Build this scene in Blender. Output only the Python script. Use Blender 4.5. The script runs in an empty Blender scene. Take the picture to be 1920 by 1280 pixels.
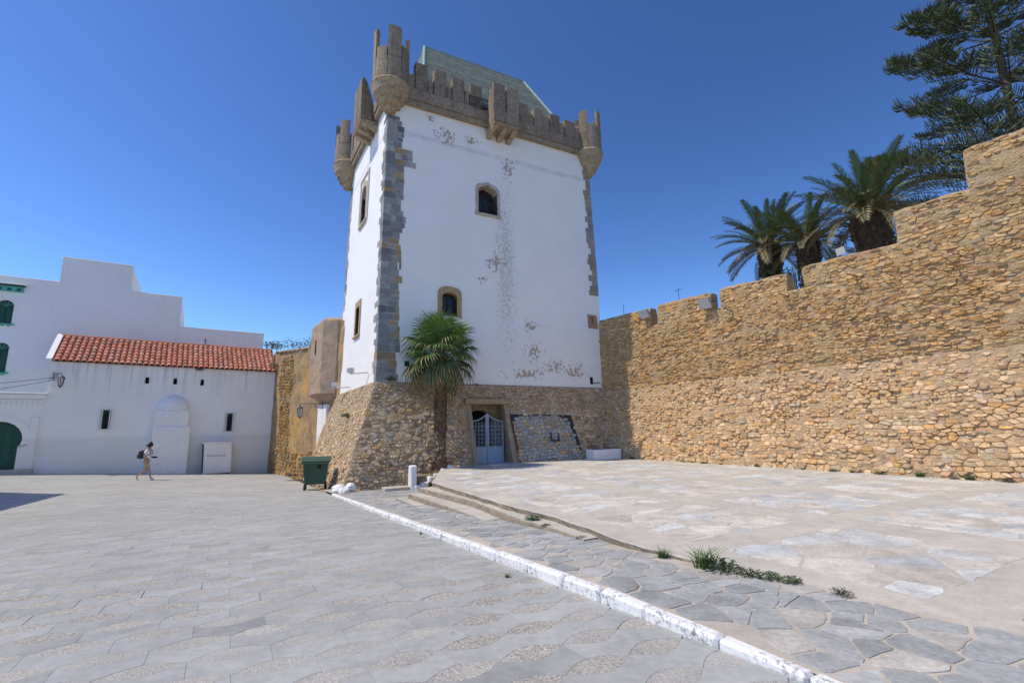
import bpy, math, random
from mathutils import Vector, Matrix, noise
rnd = random.Random(7)
scene = bpy.context.scene
COL = scene.collection
R = math.radians
# ------------------------------------------------------------------ camera
cam_d = bpy.data.cameras.new('camera'); cam = bpy.data.objects.new('camera', cam_d); COL.objects.link(cam)
cam_d.sensor_width = 36.0; cam_d.lens = 17.006; cam_d.clip_start = 0.05; cam_d.clip_end = 6000
CAMP = Vector((0, 0, 1.45))
_th = math.atan(166/907); _ro = 0.0186
_F = Vector((0, math.cos(_th), math.sin(_th))); _R0 = Vector((1, 0, 0)); _U0 = Vector((0, -math.sin(_th), math.cos(_th)))
_R = _R0*math.cos(_ro) - _U0*math.sin(_ro); _U = _R0*math.sin(_ro) + _U0*math.cos(_ro)
cam.matrix_world = Matrix.Translation(CAMP) @ Matrix((_R, _U, -_F)).transposed().to_4x4()
scene.camera = cam
# ------------------------------------------------------------------ sky, sun, exposure
SUN_EL = 60.0; SUN_AZ = 15.0                       # shadows run along 15 degrees from +X
SUNV = Vector((-math.cos(R(SUN_AZ))*math.cos(R(SUN_EL)), -math.sin(R(SUN_AZ))*math.cos(R(SUN_EL)), math.sin(R(SUN_EL))))
world = bpy.data.worlds.new('World'); scene.world = world; world.use_nodes = True
wn = world.node_tree; bg = wn.nodes['Background']
sky = wn.nodes.new('ShaderNodeTexSky'); sky.sky_type = 'NISHITA'; sky.sun_disc = False
sky.sun_elevation = R(SUN_EL); sky.sun_rotation = math.atan2(SUNV.x, SUNV.y) % (2*math.pi)
sky.altitude = 0; sky.air_density = 1.0; sky.dust_density = 0.3; sky.ozone_density = 4.5
gam = wn.nodes.new('ShaderNodeGamma'); gam.inputs['Gamma'].default_value = 1.58         # deep polarised blue
dim = wn.nodes.new('ShaderNodeVectorMath'); dim.operation = 'SCALE'; dim.inputs['Scale'].default_value = .83
wn.links.new(sky.outputs[0], dim.inputs[0]); wn.links.new(dim.outputs[0], gam.inputs['Color']); wn.links.new(gam.outputs[0], bg.inputs[0]); bg.inputs[1].default_value = 0.052
sl = bpy.data.lights.new('sun', 'SUN'); sl.energy = 2.08; sl.angle = R(0.53); sl.color = (1.0, 0.89, 0.71)
so = bpy.data.objects.new('sun', sl); COL.objects.link(so); so.location = SUNV*80
so.rotation_euler = (-SUNV).to_track_quat('-Z', 'Y').to_euler()
scene.view_settings.view_transform = 'Standard'; scene.view_settings.look = 'None'
scene.view_settings.exposure = 0.86; scene.view_settings.gamma = 1.0; scene.view_settings.use_curve_mapping = False

# ------------------------------------------------------------------ mesh helpers
WL = {}                                            # world position of every object's origin
def V(*a): return Vector(a)
def lerp(a, b, t): return a + (b-a)*t
class MB:
    """collects faces; build() links them as ONE mesh object"""
    def __init__(s): s.v = []; s.f = []; s.c = []
    def add(s, vs, fs, col=(.5, .5, .5)):
        o = len(s.v); s.v += [Vector(p) for p in vs]; s.f += [[i+o for i in f] for f in fs]; s.c += [col]*len(vs); return s
    def mesh(s, name, origin, mat, smooth):
        me = bpy.data.meshes.new(name)
        me.from_pydata([tuple(p-origin) for p in s.v], [], s.f)
        at = me.color_attributes.new('Col', 'FLOAT_COLOR', 'POINT')
        buf = []
        for c in s.c: buf += [c[0], c[1], c[2], 1.0]
        at.data.foreach_set('color', buf)
        if smooth: me.polygons.foreach_set('use_smooth', [True]*len(me.polygons))
        if mat: me.materials.append(mat)
        me.update(); return me
    def build(s, name, mat, parent=None, origin=None, smooth=False, kind=None):
        if origin is None:
            n = max(1, len(s.v)); origin = sum(s.v, Vector())/n
            origin.z = min(p.z for p in s.v) if s.v else 0
        o = bpy.data.objects.new(name, s.mesh(name, origin, mat, smooth)); COL.objects.link(o)
        place(o, origin, parent)
        if kind: o['kind'] = kind
        return o
def place(o, w, parent):
    WL[o.name] = Vector(w)
    if parent is not None:
        o.parent = parent; o.location = Vector(w) - WL[parent.name]
    else: o.location = w
def tag(o, label, cat, group=None):
    o['label'] = label; o['category'] = cat
    if group: o['group'] = group
    return o
def thing(name, label, cat, loc, group=None):
    o = bpy.data.objects.new(name, None); COL.objects.link(o); o.empty_display_size = .2
    place(o, Vector(loc), None); return tag(o, label, cat, group)
def structure(o): o['kind'] = 'structure'; return o
class Fr:
    """a frame: origin plus x, y, z axes (x along, y outwards to the viewer, z up)"""
    def __init__(s, o, x, y, z=(0, 0, 1)): s.o = Vector(o); s.x = Vector(x).normalized(); s.y = Vector(y).normalized(); s.z = Vector(z).normalized()
    def __call__(s, a, b, c): return s.o + s.x*a + s.y*b + s.z*c
WORLD = Fr((0, 0, 0), (1, 0, 0), (0, 1, 0))
def frz(o, ang): return Fr(o, (math.cos(R(ang)), math.sin(R(ang)), 0), (-math.sin(R(ang)), math.cos(R(ang)), 0))
def box(mb, fr, x0, x1, y0, y1, z0, z1, ch=0.0, col=(.5, .5, .5), jit=0.0):
    """box with chamfered edges"""
    if ch <= 0:
        vs = [fr(x, y, z) for z in (z0, z1) for x, y in ((x0, y0), (x1, y0), (x1, y1), (x0, y1))]
        if jit: vs = [p + V(rnd.uniform(-jit, jit), rnd.uniform(-jit, jit), rnd.uniform(-jit, jit)) for p in vs]
        mb.add(vs, [(0, 3, 2, 1), (4, 5, 6, 7), (0, 1, 5, 4), (1, 2, 6, 5), (2, 3, 7, 6), (3, 0, 4, 7)], col); return mb
    ch = min(ch, abs(x1-x0)*.45, abs(y1-y0)*.45, abs(z1-z0)*.45)
    vs = []; idx = {}
    for i, x in enumerate((x0, x1)):
        for j, y in enumerate((y0, y1)):
            for k, z in enumerate((z0, z1)):
                j3 = V(*[rnd.uniform(-jit, jit) for _ in range(3)]) if jit else V(0, 0, 0)
                sx, sy, sz = (1, -1)[i], (1, -1)[j], (1, -1)[k]
                idx[i, j, k] = len(vs)
                vs += [fr(x, y+sy*ch, z+sz*ch)+j3, fr(x+sx*ch, y, z+sz*ch)+j3, fr(x+sx*ch, y+sy*ch, z)+j3]
    fs = []
    I = lambda i, j, k, a: idx[i, j, k]+a
    for s in (0, 1):
        fs.append([I(s, 0, 0, 0), I(s, 1, 0, 0), I(s, 1, 1, 0), I(s, 0, 1, 0)])
        fs.append([I(0, s, 0, 1), I(1, s, 0, 1), I(1, s, 1, 1), I(0, s, 1, 1)])
        fs.append([I(0, 0, s, 2), I(1, 0, s, 2), I(1, 1, s, 2), I(0, 1, s, 2)])
    for a in (0, 1):
        for b in (0, 1):
            fs.append([I(0, a, b, 1), I(1, a, b, 1), I(1, a, b, 2), I(0, a, b, 2)])
            fs.append([I(a, 0, b, 0), I(a, 1, b, 0), I(a, 1, b, 2), I(a, 0, b, 2)])
            fs.append([I(a, b, 0, 0), I(a, b, 1, 0), I(a, b, 1, 1), I(a, b, 0, 1)])
    for i in (0, 1):
        for j in (0, 1):
            for k in (0, 1): fs.append([I(i, j, k, 0), I(i, j, k, 1), I(i, j, k, 2)])
    mb.add(vs, fs, col); return mb
def prism(mb, fr, poly, y0, y1, col=(.5, .5, .5)):
    """polygon in x,z extruded along y"""
    n = len(poly)
    vs = [fr(x, y0, z) for x, z in poly] + [fr(x, y1, z) for x, z in poly]
    mb.add(vs, [list(range(n))[::-1], list(range(n, 2*n))] + [(i, (i+1) % n, n+(i+1) % n, n+i) for i in range(n)], col); return mb
def ringframe(mb, fr, outer, inner, y0, y1, col=(.5, .5, .5), closed=True):
    """frame between two outlines with the same number of points (x,z), extruded along y"""
    n = len(outer)
    vs = [fr(x, y0, z) for x, z in outer] + [fr(x, y0, z) for x, z in inner] + [fr(x, y1, z) for x, z in outer] + [fr(x, y1, z) for x, z in inner]
    fs = []
    for i in range(n if closed else n-1):
        j = (i+1) % n
        fs += [(i, j, n+j, n+i), (2*n+i, 3*n+i, 3*n+j, 2*n+j), (i, 2*n+i, 2*n+j, j), (n+i, n+j, 3*n+j, 3*n+i)]
    if not closed:
        for i in (0, n-1): fs.append((i, n+i, 3*n+i, 2*n+i))
    mb.add(vs, fs, col); return mb
def tube(mb, pts, rads, n=6, col=(.5, .5, .5), cap=True):
    pts = [Vector(p) for p in pts]
    if not hasattr(rads, '__len__'): rads = [rads]*len(pts)
    vs = []; up = None
    for i, p in enumerate(pts):
        t = (pts[min(i+1, len(pts)-1)] - pts[max(i-1, 0)]).normalized()
        if up is None: up = t.orthogonal().normalized()
        a = (up - t*up.dot(t))
        a = a.normalized() if a.length > 1e-6 else t.orthogonal().normalized()
        up = a; b = t.cross(a)
        for k in range(n):
            g = 2*math.pi*k/n; vs.append(p + (a*math.cos(g) + b*math.sin(g))*rads[i])
    fs = [(i*n+k, i*n+(k+1) % n, (i+1)*n+(k+1) % n, (i+1)*n+k) for i in range(len(pts)-1) for k in range(n)]
    if cap: fs += [list(range(n))[::-1], list(range((len(pts)-1)*n, len(pts)*n))]
    mb.add(vs, fs, col); return mb
def lathe(mb, c, prof, n=24, a0=0, a1=2*math.pi, col=(.5, .5, .5), jit=0):
    full = abs(a1-a0-2*math.pi) < 1e-6; m = n if full else n+1; vs = []
    for r, z in prof:
        for k in range(m):
            g = a0+(a1-a0)*k/n; rr = r*(1+rnd.uniform(-jit, jit)); vs.append(Vector(c)+V(rr*math.cos(g), rr*math.sin(g), z))
    fs = []
    for i in range(len(prof)-1):
        for k in range(n):
            k2 = (k+1) % m; fs.append((i*m+k, i*m+k2, (i+1)*m+k2, (i+1)*m+k))
    mb.add(vs, fs, col); return mb
def grid(mb, fn, nu, nv, col=(.5, .5, .5)):
    vs = [fn(i/nu, j/nv) for j in range(nv+1) for i in range(nu+1)]
    mb.add(vs, [(j*(nu+1)+i, j*(nu+1)+i+1, (j+1)*(nu+1)+i+1, (j+1)*(nu+1)+i) for j in range(nv) for i in range(nu)], col); return mb
def rough(p, amp, sc=2.0):
    return p + noise.noise_vector(p*sc)*amp + noise.noise_vector(p*sc*3.1)*amp*.4
# polygons
def clip(poly, a, b, c):
    out = []; n = len(poly)
    for i in range(n):
        p, q = poly[i], poly[(i+1) % n]; dp = a*p[0]+b*p[1]-c; dq = a*q[0]+b*q[1]-c
        if dp <= 0: out.append(p)
        if dp*dq < 0:
            t = dp/(dp-dq); out.append((p[0]+(q[0]-p[0])*t, p[1]+(q[1]-p[1])*t))
    return out
def cliprect(poly, x0, x1, y0, y1):
    for a, b, c in ((-1, 0, -x0), (1, 0, x1), (0, -1, -y0), (0, 1, y1)):
        if len(poly) < 3: return []
        poly = clip(poly, a, b, c)
    return poly if len(poly) > 2 else []
def area(poly): return .5*sum(poly[i][0]*poly[(i+1) % len(poly)][1]-poly[(i+1) % len(poly)][0]*poly[i][1] for i in range(len(poly)))
def cen(poly): n = len(poly); return (sum(p[0] for p in poly)/n, sum(p[1] for p in poly)/n)
def inside(poly, x, y):
    r = False; n = len(poly)
    for i in range(n):
        (x1, y1), (x2, y2) = poly[i], poly[(i+1) % n]
        if (y1 > y) != (y2 > y) and x < (x2-x1)*(y-y1)/(y2-y1)+x1: r = not r
    return r
def voronoi(seeds, k=1.0, cell=.4):
    """Voronoi cells of the seeds, measured with y stretched by k"""
    S = [(x, y*k) for x, y in seeds]; G = {}
    for i, (x, y) in enumerate(S): G.setdefault((int(x//cell), int(y//cell)), []).append(i)
    out = []
    for i, (x, y) in enumerate(S):
        m = cell*2; poly = [(x-m, y-m), (x+m, y-m), (x+m, y+m), (x-m, y+m)]
        gx, gy = int(x//cell), int(y//cell); nb = []
        for a in range(-2, 3):
            for b in range(-2, 3): nb += G.get((gx+a, gy+b), ())
        nb.sort(key=lambda j: (S[j][0]-x)**2+(S[j][1]-y)**2)
        for j in nb[1:18]:
            X, Y = S[j]; poly = clip(poly, X-x, Y-y, (X*X+Y*Y-x*x-y*y)/2)
            if len(poly) < 3: break
        if len(poly) > 2: out.append([(p[0], p[1]/k) for p in poly])
    return out
def chaikin(poly, q=.25):
    o = []; n = len(poly)
    for i in range(n):
        p, r = poly[i], poly[(i+1) % n]
        o += [(lerp(p[0], r[0], q), lerp(p[1], r[1], q)), (lerp(p[0], r[0], 1-q), lerp(p[1], r[1], 1-q))]
    return o
def shrink(poly, g):
    c = cen(poly); o = []
    for p in poly:
        d = math.hypot(p[0]-c[0], p[1]-c[1]); s = max(.35, 1-g/max(d, 1e-4)); o.append((c[0]+(p[0]-c[0])*s, c[1]+(p[1]-c[1])*s))
    return o
def dedupe(poly, e):
    o = []
    for p in poly:
        if not o or math.hypot(p[0]-o[-1][0], p[1]-o[-1][1]) > e: o.append(p)
    if len(o) > 2 and math.hypot(o[0][0]-o[-1][0], o[0][1]-o[-1][1]) < e: o.pop()
    return o
def rubble(poly, fmap, gap, h, q=.17):
    """a rounded stone standing proud of a wall: fmap(x, y, height) gives the point"""
    p = dedupe(poly, .025)
    if len(p) < 3: return None
    p = chaikin(shrink(p, gap), q); n = len(p); c = cen(p)
    tx, ty = rnd.uniform(-.4, .4)*h, rnd.uniform(-.35, .6)*h
    w = max(1e-3, max(abs(a[0]-c[0]) for a in p)); t = max(1e-3, max(abs(a[1]-c[1]) for a in p))
    vs = []
    for s, hh in ((1.0, -.04), (.97, .6*h), (.84, .95*h)):
        for a in p:
            x = c[0]+(a[0]-c[0])*s; y = c[1]+(a[1]-c[1])*s
            k = hh if hh < 0 else hh+tx*(x-c[0])/w*.6+ty*(y-c[1])/t*.6+rnd.uniform(-.16, .16)*h
            vs.append(fmap(x, y, k))
    vs.append(fmap(c[0], c[1], h))
    fs = [(r*n+i, r*n+(i+1) % n, (r+1)*n+(i+1) % n, (r+1)*n+i) for r in range(2) for i in range(n)]
    fs += [(2*n+i, 2*n+(i+1) % n, 3*n) for i in range(n)]
    return vs, fs
def ragged(poly, amp, st=.12):
    """break straight edges into an uneven split line"""
    o = []; n = len(poly)
    for i in range(n):
        p, q = poly[i], poly[(i+1) % n]; dx, dy = q[0]-p[0], q[1]-p[1]; l = math.hypot(dx, dy); m = max(1, min(4, int(l/st)))
        for k in range(m):
            a = rnd.uniform(-amp, amp) if k else rnd.uniform(-amp, amp)*.5; o.append((p[0]+dx*k/m-dy/(l+1e-6)*a, p[1]+dy*k/m+dx/(l+1e-6)*a))
    return o
def slab(poly, fmap, h, bev=.008, dep=.03):
    """flat paving piece with a small arris"""
    n = len(poly); c = cen(poly); vs = []
    for s, hh in ((0, -dep), (0, h-bev*.7), (bev, h)):
        for a in (shrink(poly, s) if s else poly): vs.append(fmap(a[0], a[1], hh))
    return vs, [(r*n+i, r*n+(i+1) % n, (r+1)*n+(i+1) % n, (r+1)*n+i) for r in range(2) for i in range(n)] + [list(range(2*n, 3*n))]
def pixel(p):
    d = p-CAMP; z = d.dot(_F)
    if z < .1: return None
    return 960+907*d.dot(_R)/z, 640-907*d.dot(_U)/z
def emit(pieces, parent, name, mat, rest, limit=300, smooth=False):
    """pieces: (vertices, faces, colour). The ones that show largest become parts; the others one joined part"""
    L = []
    for vs, fs, col in pieces:
        c = sum(vs, Vector())/len(vs); e = max((p-c).length for p in vs); d = (c-CAMP).length; px = pixel(c)
        seen = px is not None and -30 < px[0] < 1950 and -30 < px[1] < 1310
        L.append(((e/d)*(1 if seen else .01), vs, fs, col))
    L.sort(key=lambda t: -t[0])
    for m, vs, fs, col in L[:limit]: MB().add(vs, fs, col).build(name, mat, parent, smooth=smooth)
    if len(L) > limit:
        b = MB()
        for m, vs, fs, col in L[limit:]: b.add(vs, fs, col)
        b.build(rest, mat, parent, smooth=smooth, kind='stuff')
def holed(mb, fmap, x0, x1, z0, z1, holes, nx=1, nz=1, col=(.5, .5, .5)):
    """a wall face x0..x1, z0..z1 with rectangular openings left out"""
    xs = sorted(set([x0, x1]+[h[0] for h in holes]+[h[1] for h in holes]+[lerp(x0, x1, i/nx) for i in range(1, nx)]))
    zs = sorted(set([z0, z1]+[h[2] for h in holes]+[h[3] for h in holes]+[lerp(z0, z1, i/nz) for i in range(1, nz)]))
    vs = [fmap(x, z) for z in zs for x in xs]; n = len(xs); fs = []
    for j in range(len(zs)-1):
        for i in range(n-1):
            cx, cz = (xs[i]+xs[i+1])/2, (zs[j]+zs[j+1])/2
            if any(h[0] < cx < h[1] and h[2] < cz < h[3] for h in holes): continue
            fs.append((j*n+i, j*n+i+1, (j+1)*n+i+1, (j+1)*n+i))
    mb.add(vs, fs, col); return mb
def niche(mb, fr, x0, x1, z0, z1, y0, y1, col=(.5, .5, .5)):
    """five inner faces of an opening from face depth y0 to back y1"""
    a = [fr(x0, y0, z0), fr(x1, y0, z0), fr(x1, y0, z1), fr(x0, y0, z1)]; b = [fr(x0, y1, z0), fr(x1, y1, z0), fr(x1, y1, z1), fr(x0, y1, z1)]
    mb.add(a+b, [(0, 1, 5, 4), (1, 2, 6, 5), (2, 3, 7, 6), (3, 0, 4, 7), (4, 5, 6, 7)], col); return mb
# ------------------------------------------------------------------ materials
class NT:
    def __init__(s, name):
        s.m = bpy.data.materials.new(name); s.m.use_nodes = True; s.t = s.m.node_tree; s.b = s.t.nodes['Principled BSDF']
    def n(s, typ, **kw):
        nd = s.t.nodes.new('ShaderNode'+typ)
        for k, v in kw.items():
            if hasattr(nd, k) and not k.startswith('i_'): setattr(nd, k, v)
            else:
                key = k[2:] if k.startswith('i_') else k
                key = int(key) if key.isdigit() else key
                s.set(nd.inputs[key], v)
        return nd
    def set(s, sock, v):
        if hasattr(v, 'is_output') or isinstance(v, bpy.types.NodeSocket): s.t.links.new(v, sock)
        else: sock.default_value = v
    def pos(s): return s.n('NewGeometry').outputs['Position']
    def math(s, op, a, b=0.0, clamp=False):
        nd = s.n('Math', operation=op, use_clamp=clamp); s.set(nd.inputs[0], a); s.set(nd.inputs[1], b); return nd.outputs[0]
    def noise(s, scale, detail=4, rough=.55, vec=None, dist=0):
        nd = s.n('TexNoise'); nd.inputs['Scale'].default_value = scale; nd.inputs['Detail'].default_value = detail
        nd.inputs['Roughness'].default_value = rough; nd.inputs['Distortion'].default_value = dist
        s.set(nd.inputs['Vector'], vec if vec is not None else s.pos()); return nd.outputs['Fac']
    def scaled(s, v, sc):
        nd = s.n('VectorMath', operation='MULTIPLY'); s.set(nd.inputs[0], v); nd.inputs[1].default_value = sc; return nd.outputs[0]
    def dot(s, v, d):
        nd = s.n('VectorMath', operation='DOT_PRODUCT'); s.set(nd.inputs[0], v); nd.inputs[1].default_value = d; return nd.outputs['Value']
    def map(s, v, a, b, c=0.0, d=1.0):
        nd = s.n('MapRange'); nd.clamp = True
        for i, x in enumerate((v, a, b, c, d)): s.set(nd.inputs[i], x)
        return nd.outputs[0]
    def mix(s, f, a, b, typ='MIX'):
        nd = s.n('Mix', data_type='RGBA', blend_type=typ); s.set(nd.inputs['Factor'], f)
        for sk, v in (('A', a), ('B', b)):
            k = [i for i in nd.inputs if i.name == sk and i.type == 'RGBA'][0]
            s.set(k, v if not isinstance(v, tuple) or len(v) == 4 else (*v, 1))
        return [o for o in nd.outputs if o.type == 'RGBA'][0]
    def attr(s): return s.n('Attribute', attribute_name='Col').outputs['Color']
    def bump(s, h, strength=.5, dist=.02, prev=None):
        nd = s.n('Bump'); nd.inputs['Strength'].default_value = strength; nd.inputs['Distance'].default_value = dist; s.set(nd.inputs['Height'], h)
        if prev is not None: s.set(nd.inputs['Normal'], prev)
        return nd.outputs[0]
    def done(s, col, rough=.85, normal=None, spec=.3, metal=0.0):
        s.set(s.b.inputs['Base Color'], col if not isinstance(col, tuple) or len(col) == 4 else (*col, 1))
        s.set(s.b.inputs['Roughness'], rough); s.b.inputs['Specular IOR Level'].default_value = spec; s.b.inputs['Metallic'].default_value = metal
        if normal is not None: s.set(s.b.inputs['Normal'], normal)
        return s.m
def vary(t, col, amt, scale, detail=3):
    detail = min(detail, 3)
    """brightness variation of a base colour"""
    f = t.map(t.noise(scale, detail), .25, .75, 1-amt, 1+amt)
    nd = t.n('VectorMath', operation='SCALE'); t.set(nd.inputs[0], col if not isinstance(col, tuple) else col[:3]); t.set(nd.inputs['Scale'], f); return nd.outputs[0]
def simple(name, col, rough=.8, amt=.12, scale=6, bump=.15, bscale=40, spec=.3, metal=0, bd=.01):
    t = NT(name); c = vary(t, t.attr() if col is None else col, amt, scale)
    nm = t.bump(t.noise(bscale, 5), bump, bd) if bump else None
    return t.done(c, rough, nm, spec, metal)
def stone_mat(name, dark=(.16, .12, .08), amt=.3, fine=26, stain=.35):
    t = NT(name); c = vary(t, t.attr(), amt, 9.0, 6); c = vary(t, c, .14, 45.0, 4)
    st = t.map(t.noise(2.2, 6, .6), .52, .72); c = t.mix(t.math('MULTIPLY', st, stain), c, dark, 'MIX')
    n1 = t.bump(t.noise(fine, 5, .62), .6, .025); return t.done(c, .92, n1, .15)
M = {}
M['stone'] = stone_mat('rubble_stone')
def mortar_mat(name, col, col2):
    t = NT(name); f = t.noise(3.0, 6, .65); c = t.mix(t.map(f, .3, .7), col, col2); c = vary(t, c, .2, 22, 5)
    n1 = t.bump(t.noise(20, 5, .65), .6, .03); return t.done(c, .95, n1, .1)
def rubble_mortar(name, col, col2):
    """mortar full of stone chips too small to pick out"""
    t = NT(name); p = t.pos(); w = t.n('VectorMath', operation='ADD'); nn = t.n('TexNoise'); nn.inputs['Scale'].default_value = 5; t.set(nn.inputs['Vector'], p)
    t.set(w.inputs[0], t.scaled(p, (1, 1, 2.1))); t.set(w.inputs[1], t.scaled(nn.outputs['Color'], (.10, .10, .10)))
    v = t.n('TexVoronoi'); v.inputs['Scale'].default_value = 8.5; t.set(v.inputs['Vector'], w.outputs[0])
    f = t.noise(2.5, 5, .65); c = t.mix(t.map(f, .3, .7), col, col2)
    k = t.dot(v.outputs['Color'], (.5, .3, .2)); r = t.n('ValToRGB'); t.set(r.inputs[0], k); e = r.color_ramp.elements
    e[0].position = .2; e[0].color = (.28, .205, .14, 1); e[1].position = .8; e[1].color = (.56, .43, .29, 1); q = e.new(.5); q.color = (.46, .32, .18, 1)
    c = t.mix(t.map(t.noise(1.4, 4), .4, .6, .25, .75), c, r.outputs[0]); c = vary(t, c, .22, 24, 5)
    hgt = t.math('ADD', t.math('MULTIPLY', t.map(v.outputs['Distance'], 0, .55, 1, 0), .6), t.noise(26, 4, .65)); return t.done(c, .95, t.bump(hgt, .9, .04), .1)
M['mortar'] = rubble_mortar('lime_mortar', (.58, .42, .255), (.49, .35, .21))
M['mortar_up'] = rubble_mortar('golden_mortar', (.49, .345, .185), (.395, .275, .15))
M['mortar_base'] = rubble_mortar('grey_brown_mortar', (.47, .35, .235), (.36, .265, .18))
def ochre_mat():
    t = NT('ochre_render'); p = t.pos(); c = t.mix(t.map(t.noise(.9, 6, .65), .38, .62), (.50, .33, .15), (.33, .235, .15))
    c = t.mix(t.map(t.noise(.55, 5, .6), .52, .62), c, (.54, .33, .11)); c = t.mix(t.math('MULTIPLY', t.map(t.noise(1.6, 6, .7), .5, .66), .75), c, (.21, .16, .115))
    c = vary(t, c, .22, 16, 5); return t.done(c, .95, t.bump(t.noise(9, 6, .65), .8, .05), .1)
M['ochre'] = ochre_mat()
M['pinkrender'] = mortar_mat('pink_render', (.52, .385, .28), (.36, .26, .185))
M['quoin'] = stone_mat('quoin_stone', (.13, .12, .115), .22, 22)
M['parapet'] = stone_mat('parapet_stone', (.10, .078, .06), .34, 30, .6)
M['tan_trim'] = stone_mat('tan_window_stone', (.2, .13, .07), .25, 30)
# tower whitewash: flaked patches, grey run-off streaks
def tower_plaster():
    t = NT('flaking_whitewash'); p = t.pos()
    sub = t.n('VectorMath', operation='SUBTRACT'); t.set(sub.inputs[0], p); sub.inputs[1].default_value = (-5.451, 19.244, 0)
    x = t.dot(sub.outputs[0], (.887, .4617, 0)); z = t.dot(p, (0, 0, 1))
    col = t.mix(t.map(t.noise(.7, 5), .35, .7), (.92, .90, .87), (.87, .85, .82))
    col = t.mix(t.math('MULTIPLY', t.map(t.noise(5.0, 6, .7), .55, .75), .25), col, (.58, .57, .55))
    # vertical dirt under the machicolation
    def blob(cx, cz, rx, rz):
        a = t.math('DIVIDE', t.math('SUBTRACT', x, cx), rx); b = t.math('DIVIDE', t.math('SUBTRACT', z, cz), rz)
        d = t.math('SQRT', t.math('ADD', t.math('MULTIPLY', a, a), t.math('MULTIPLY', b, b))); return t.map(d, .15, 1.0, 1.0, 0.0)
    streak = blob(5.95, 9.2, .95, 7.5)
    sp = t.noise(12, 5, .7, t.scaled(p, (1, 1, .6)))
    f = t.map(t.math('ADD', sp, t.math('MULTIPLY', streak, .21)), .67, .72)
    col = t.mix(t.math('MULTIPLY', f, .5), col, (.36, .36, .33))
    soft = t.map(t.math('MULTIPLY', streak, t.noise(1.6, 5, .6, t.scaled(p, (3, 3, .4)))), .15, .6)
    col = t.mix(t.math('MULTIPLY', soft, .18), col, (.55, .56, .52))
    # faint grey-blue line along the old string course
    wob = t.math('ADD', z, t.math('MULTIPLY', t.noise(.9, 3), .12))
    line = t.map(t.math('ABSOLUTE', t.math('SUBTRACT', wob, 14.84)), .03, .20, 1, 0)
    col = t.mix(t.math('MULTIPLY', t.math('MULTIPLY', line, t.map(t.noise(2.5, 5), .3, .6)), .45), col, (.44, .46, .52))
    # bare patches
    m = None
    for c in ((2.2, 15.9, .5, .5), (3.0, 15.2, 1.1, .9), (4.3, 15.3, .8, .5), (7.2, 6.3, .8, .6), (7.3, 5.1, 1.0, .9), (8.4, 4.4, 1.5, .7), (9.6, 4.2, 1.4, .8), (6.9, 4.0, 2.2, .5), (5.4, 9.2, 1.0, .9), (4.7, 8.3, .6, .4), (6.2, 14.2, .8, 1.3)):
        b = blob(*c); m = b if m is None else t.math('MAXIMUM', m, b)
    pn = t.noise(6.5, 5, .66, None, .2)
    peel = t.map(t.math('ADD', pn, t.math('MULTIPLY', m, .23)), .725, .738)
    tiny = t.map(t.math('ADD', t.noise(4.2, 6, .72), t.math('MULTIPLY', streak, .05)), .735, .745)
    peel = t.math('MAXIMUM', peel, tiny)
    under = t.mix(t.noise(14, 4), (.54, .40, .26), (.48, .42, .35))
    col = t.mix(peel, col, under)
    nm = t.bump(t.noise(2.2, 6, .6), .25, .06); nm = t.bump(t.noise(25, 6, .6), .2, .012, nm); nm = t.bump(t.math('SUBTRACT', 1.0, peel), .8, .02, nm)
    return t.done(col, .9, nm, .15)
M['tower'] = tower_plaster()
def house_plaster():
    t = NT('house_whitewash'); p = t.pos(); z = t.dot(p, (0, 0, 1))
    col = t.mix(t.map(t.noise(.6, 5), .35, .7), (.92, .90, .865), (.87, .85, .815))
    st = t.noise(1.0, 6, .65, t.scaled(p, (4.5, 4.5, .16)))
    g = t.map(z, 3.6, 5.8, 0, 1)
    col = t.mix(t.math('MULTIPLY', t.map(st, .48, .62), t.math('MULTIPLY', g, .6)), col, (.46, .45, .43))
    d = t.map(t.math('ADD', z, t.math('MULTIPLY', t.noise(1.3, 4), .2)), 1.55, 1.66, 1, 0)
    col = t.mix(t.math('MULTIPLY', d, .5), col, (.72, .70, .68))
    low = t.map(t.math('ADD', z, t.math('MULTIPLY', t.noise(3, 5), .9)), -.6, .35, 1, 0)
    col = t.mix(t.math('MULTIPLY', low, .45), col, (.52, .49, .46))
    sp = t.map(t.noise(7, 6, .7), .68, .72); col = t.mix(t.math('MULTIPLY', sp, .4), col, (.48, .47, .46))
    nm = t.bump(t.noise(2.6, 6), .3, .05); nm = t.bump(t.noise(30, 5), .2, .01, nm); return t.done(col, .9, nm, .15)
M['house'] = house_plaster()
def big_plaster():
    t = NT('smooth_whitewash'); p = t.pos()
    col = t.mix(t.map(t.noise(.35, 4), .35, .7), (.88, .875, .86), (.82, .815, .80))
    col = t.mix(t.math('MULTIPLY', t.map(t.noise(1.1, 6, .65, t.scaled(p, (3, 3, .25))), .55, .75), .2), col, (.5, .5, .5))
    return t.done(col, .9, t.bump(t.noise(12, 5), .2, .015), .15)
M['big'] = big_plaster()
def paint_mat():
    t = NT('worn_white_kerb_paint'); w = t.map(t.noise(26, 5, .7), .50, .58); z = t.noise(3.2, 4)
    w = t.math('MULTIPLY', w, t.map(z, .35, .6)); col = t.mix(w, vary(t, (.80, .80, .79), .06, 5), (.28, .28, .28))
    return t.done(col, .85, t.bump(t.noise(30, 7, .65), .5, .012), .2)
M['kerb'] = paint_mat()
M['whitepaint'] = simple('lumpy_white_paint', (.88, .87, .85), .85, .06, 5, .5, 14, .2, 0, .03)
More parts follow.
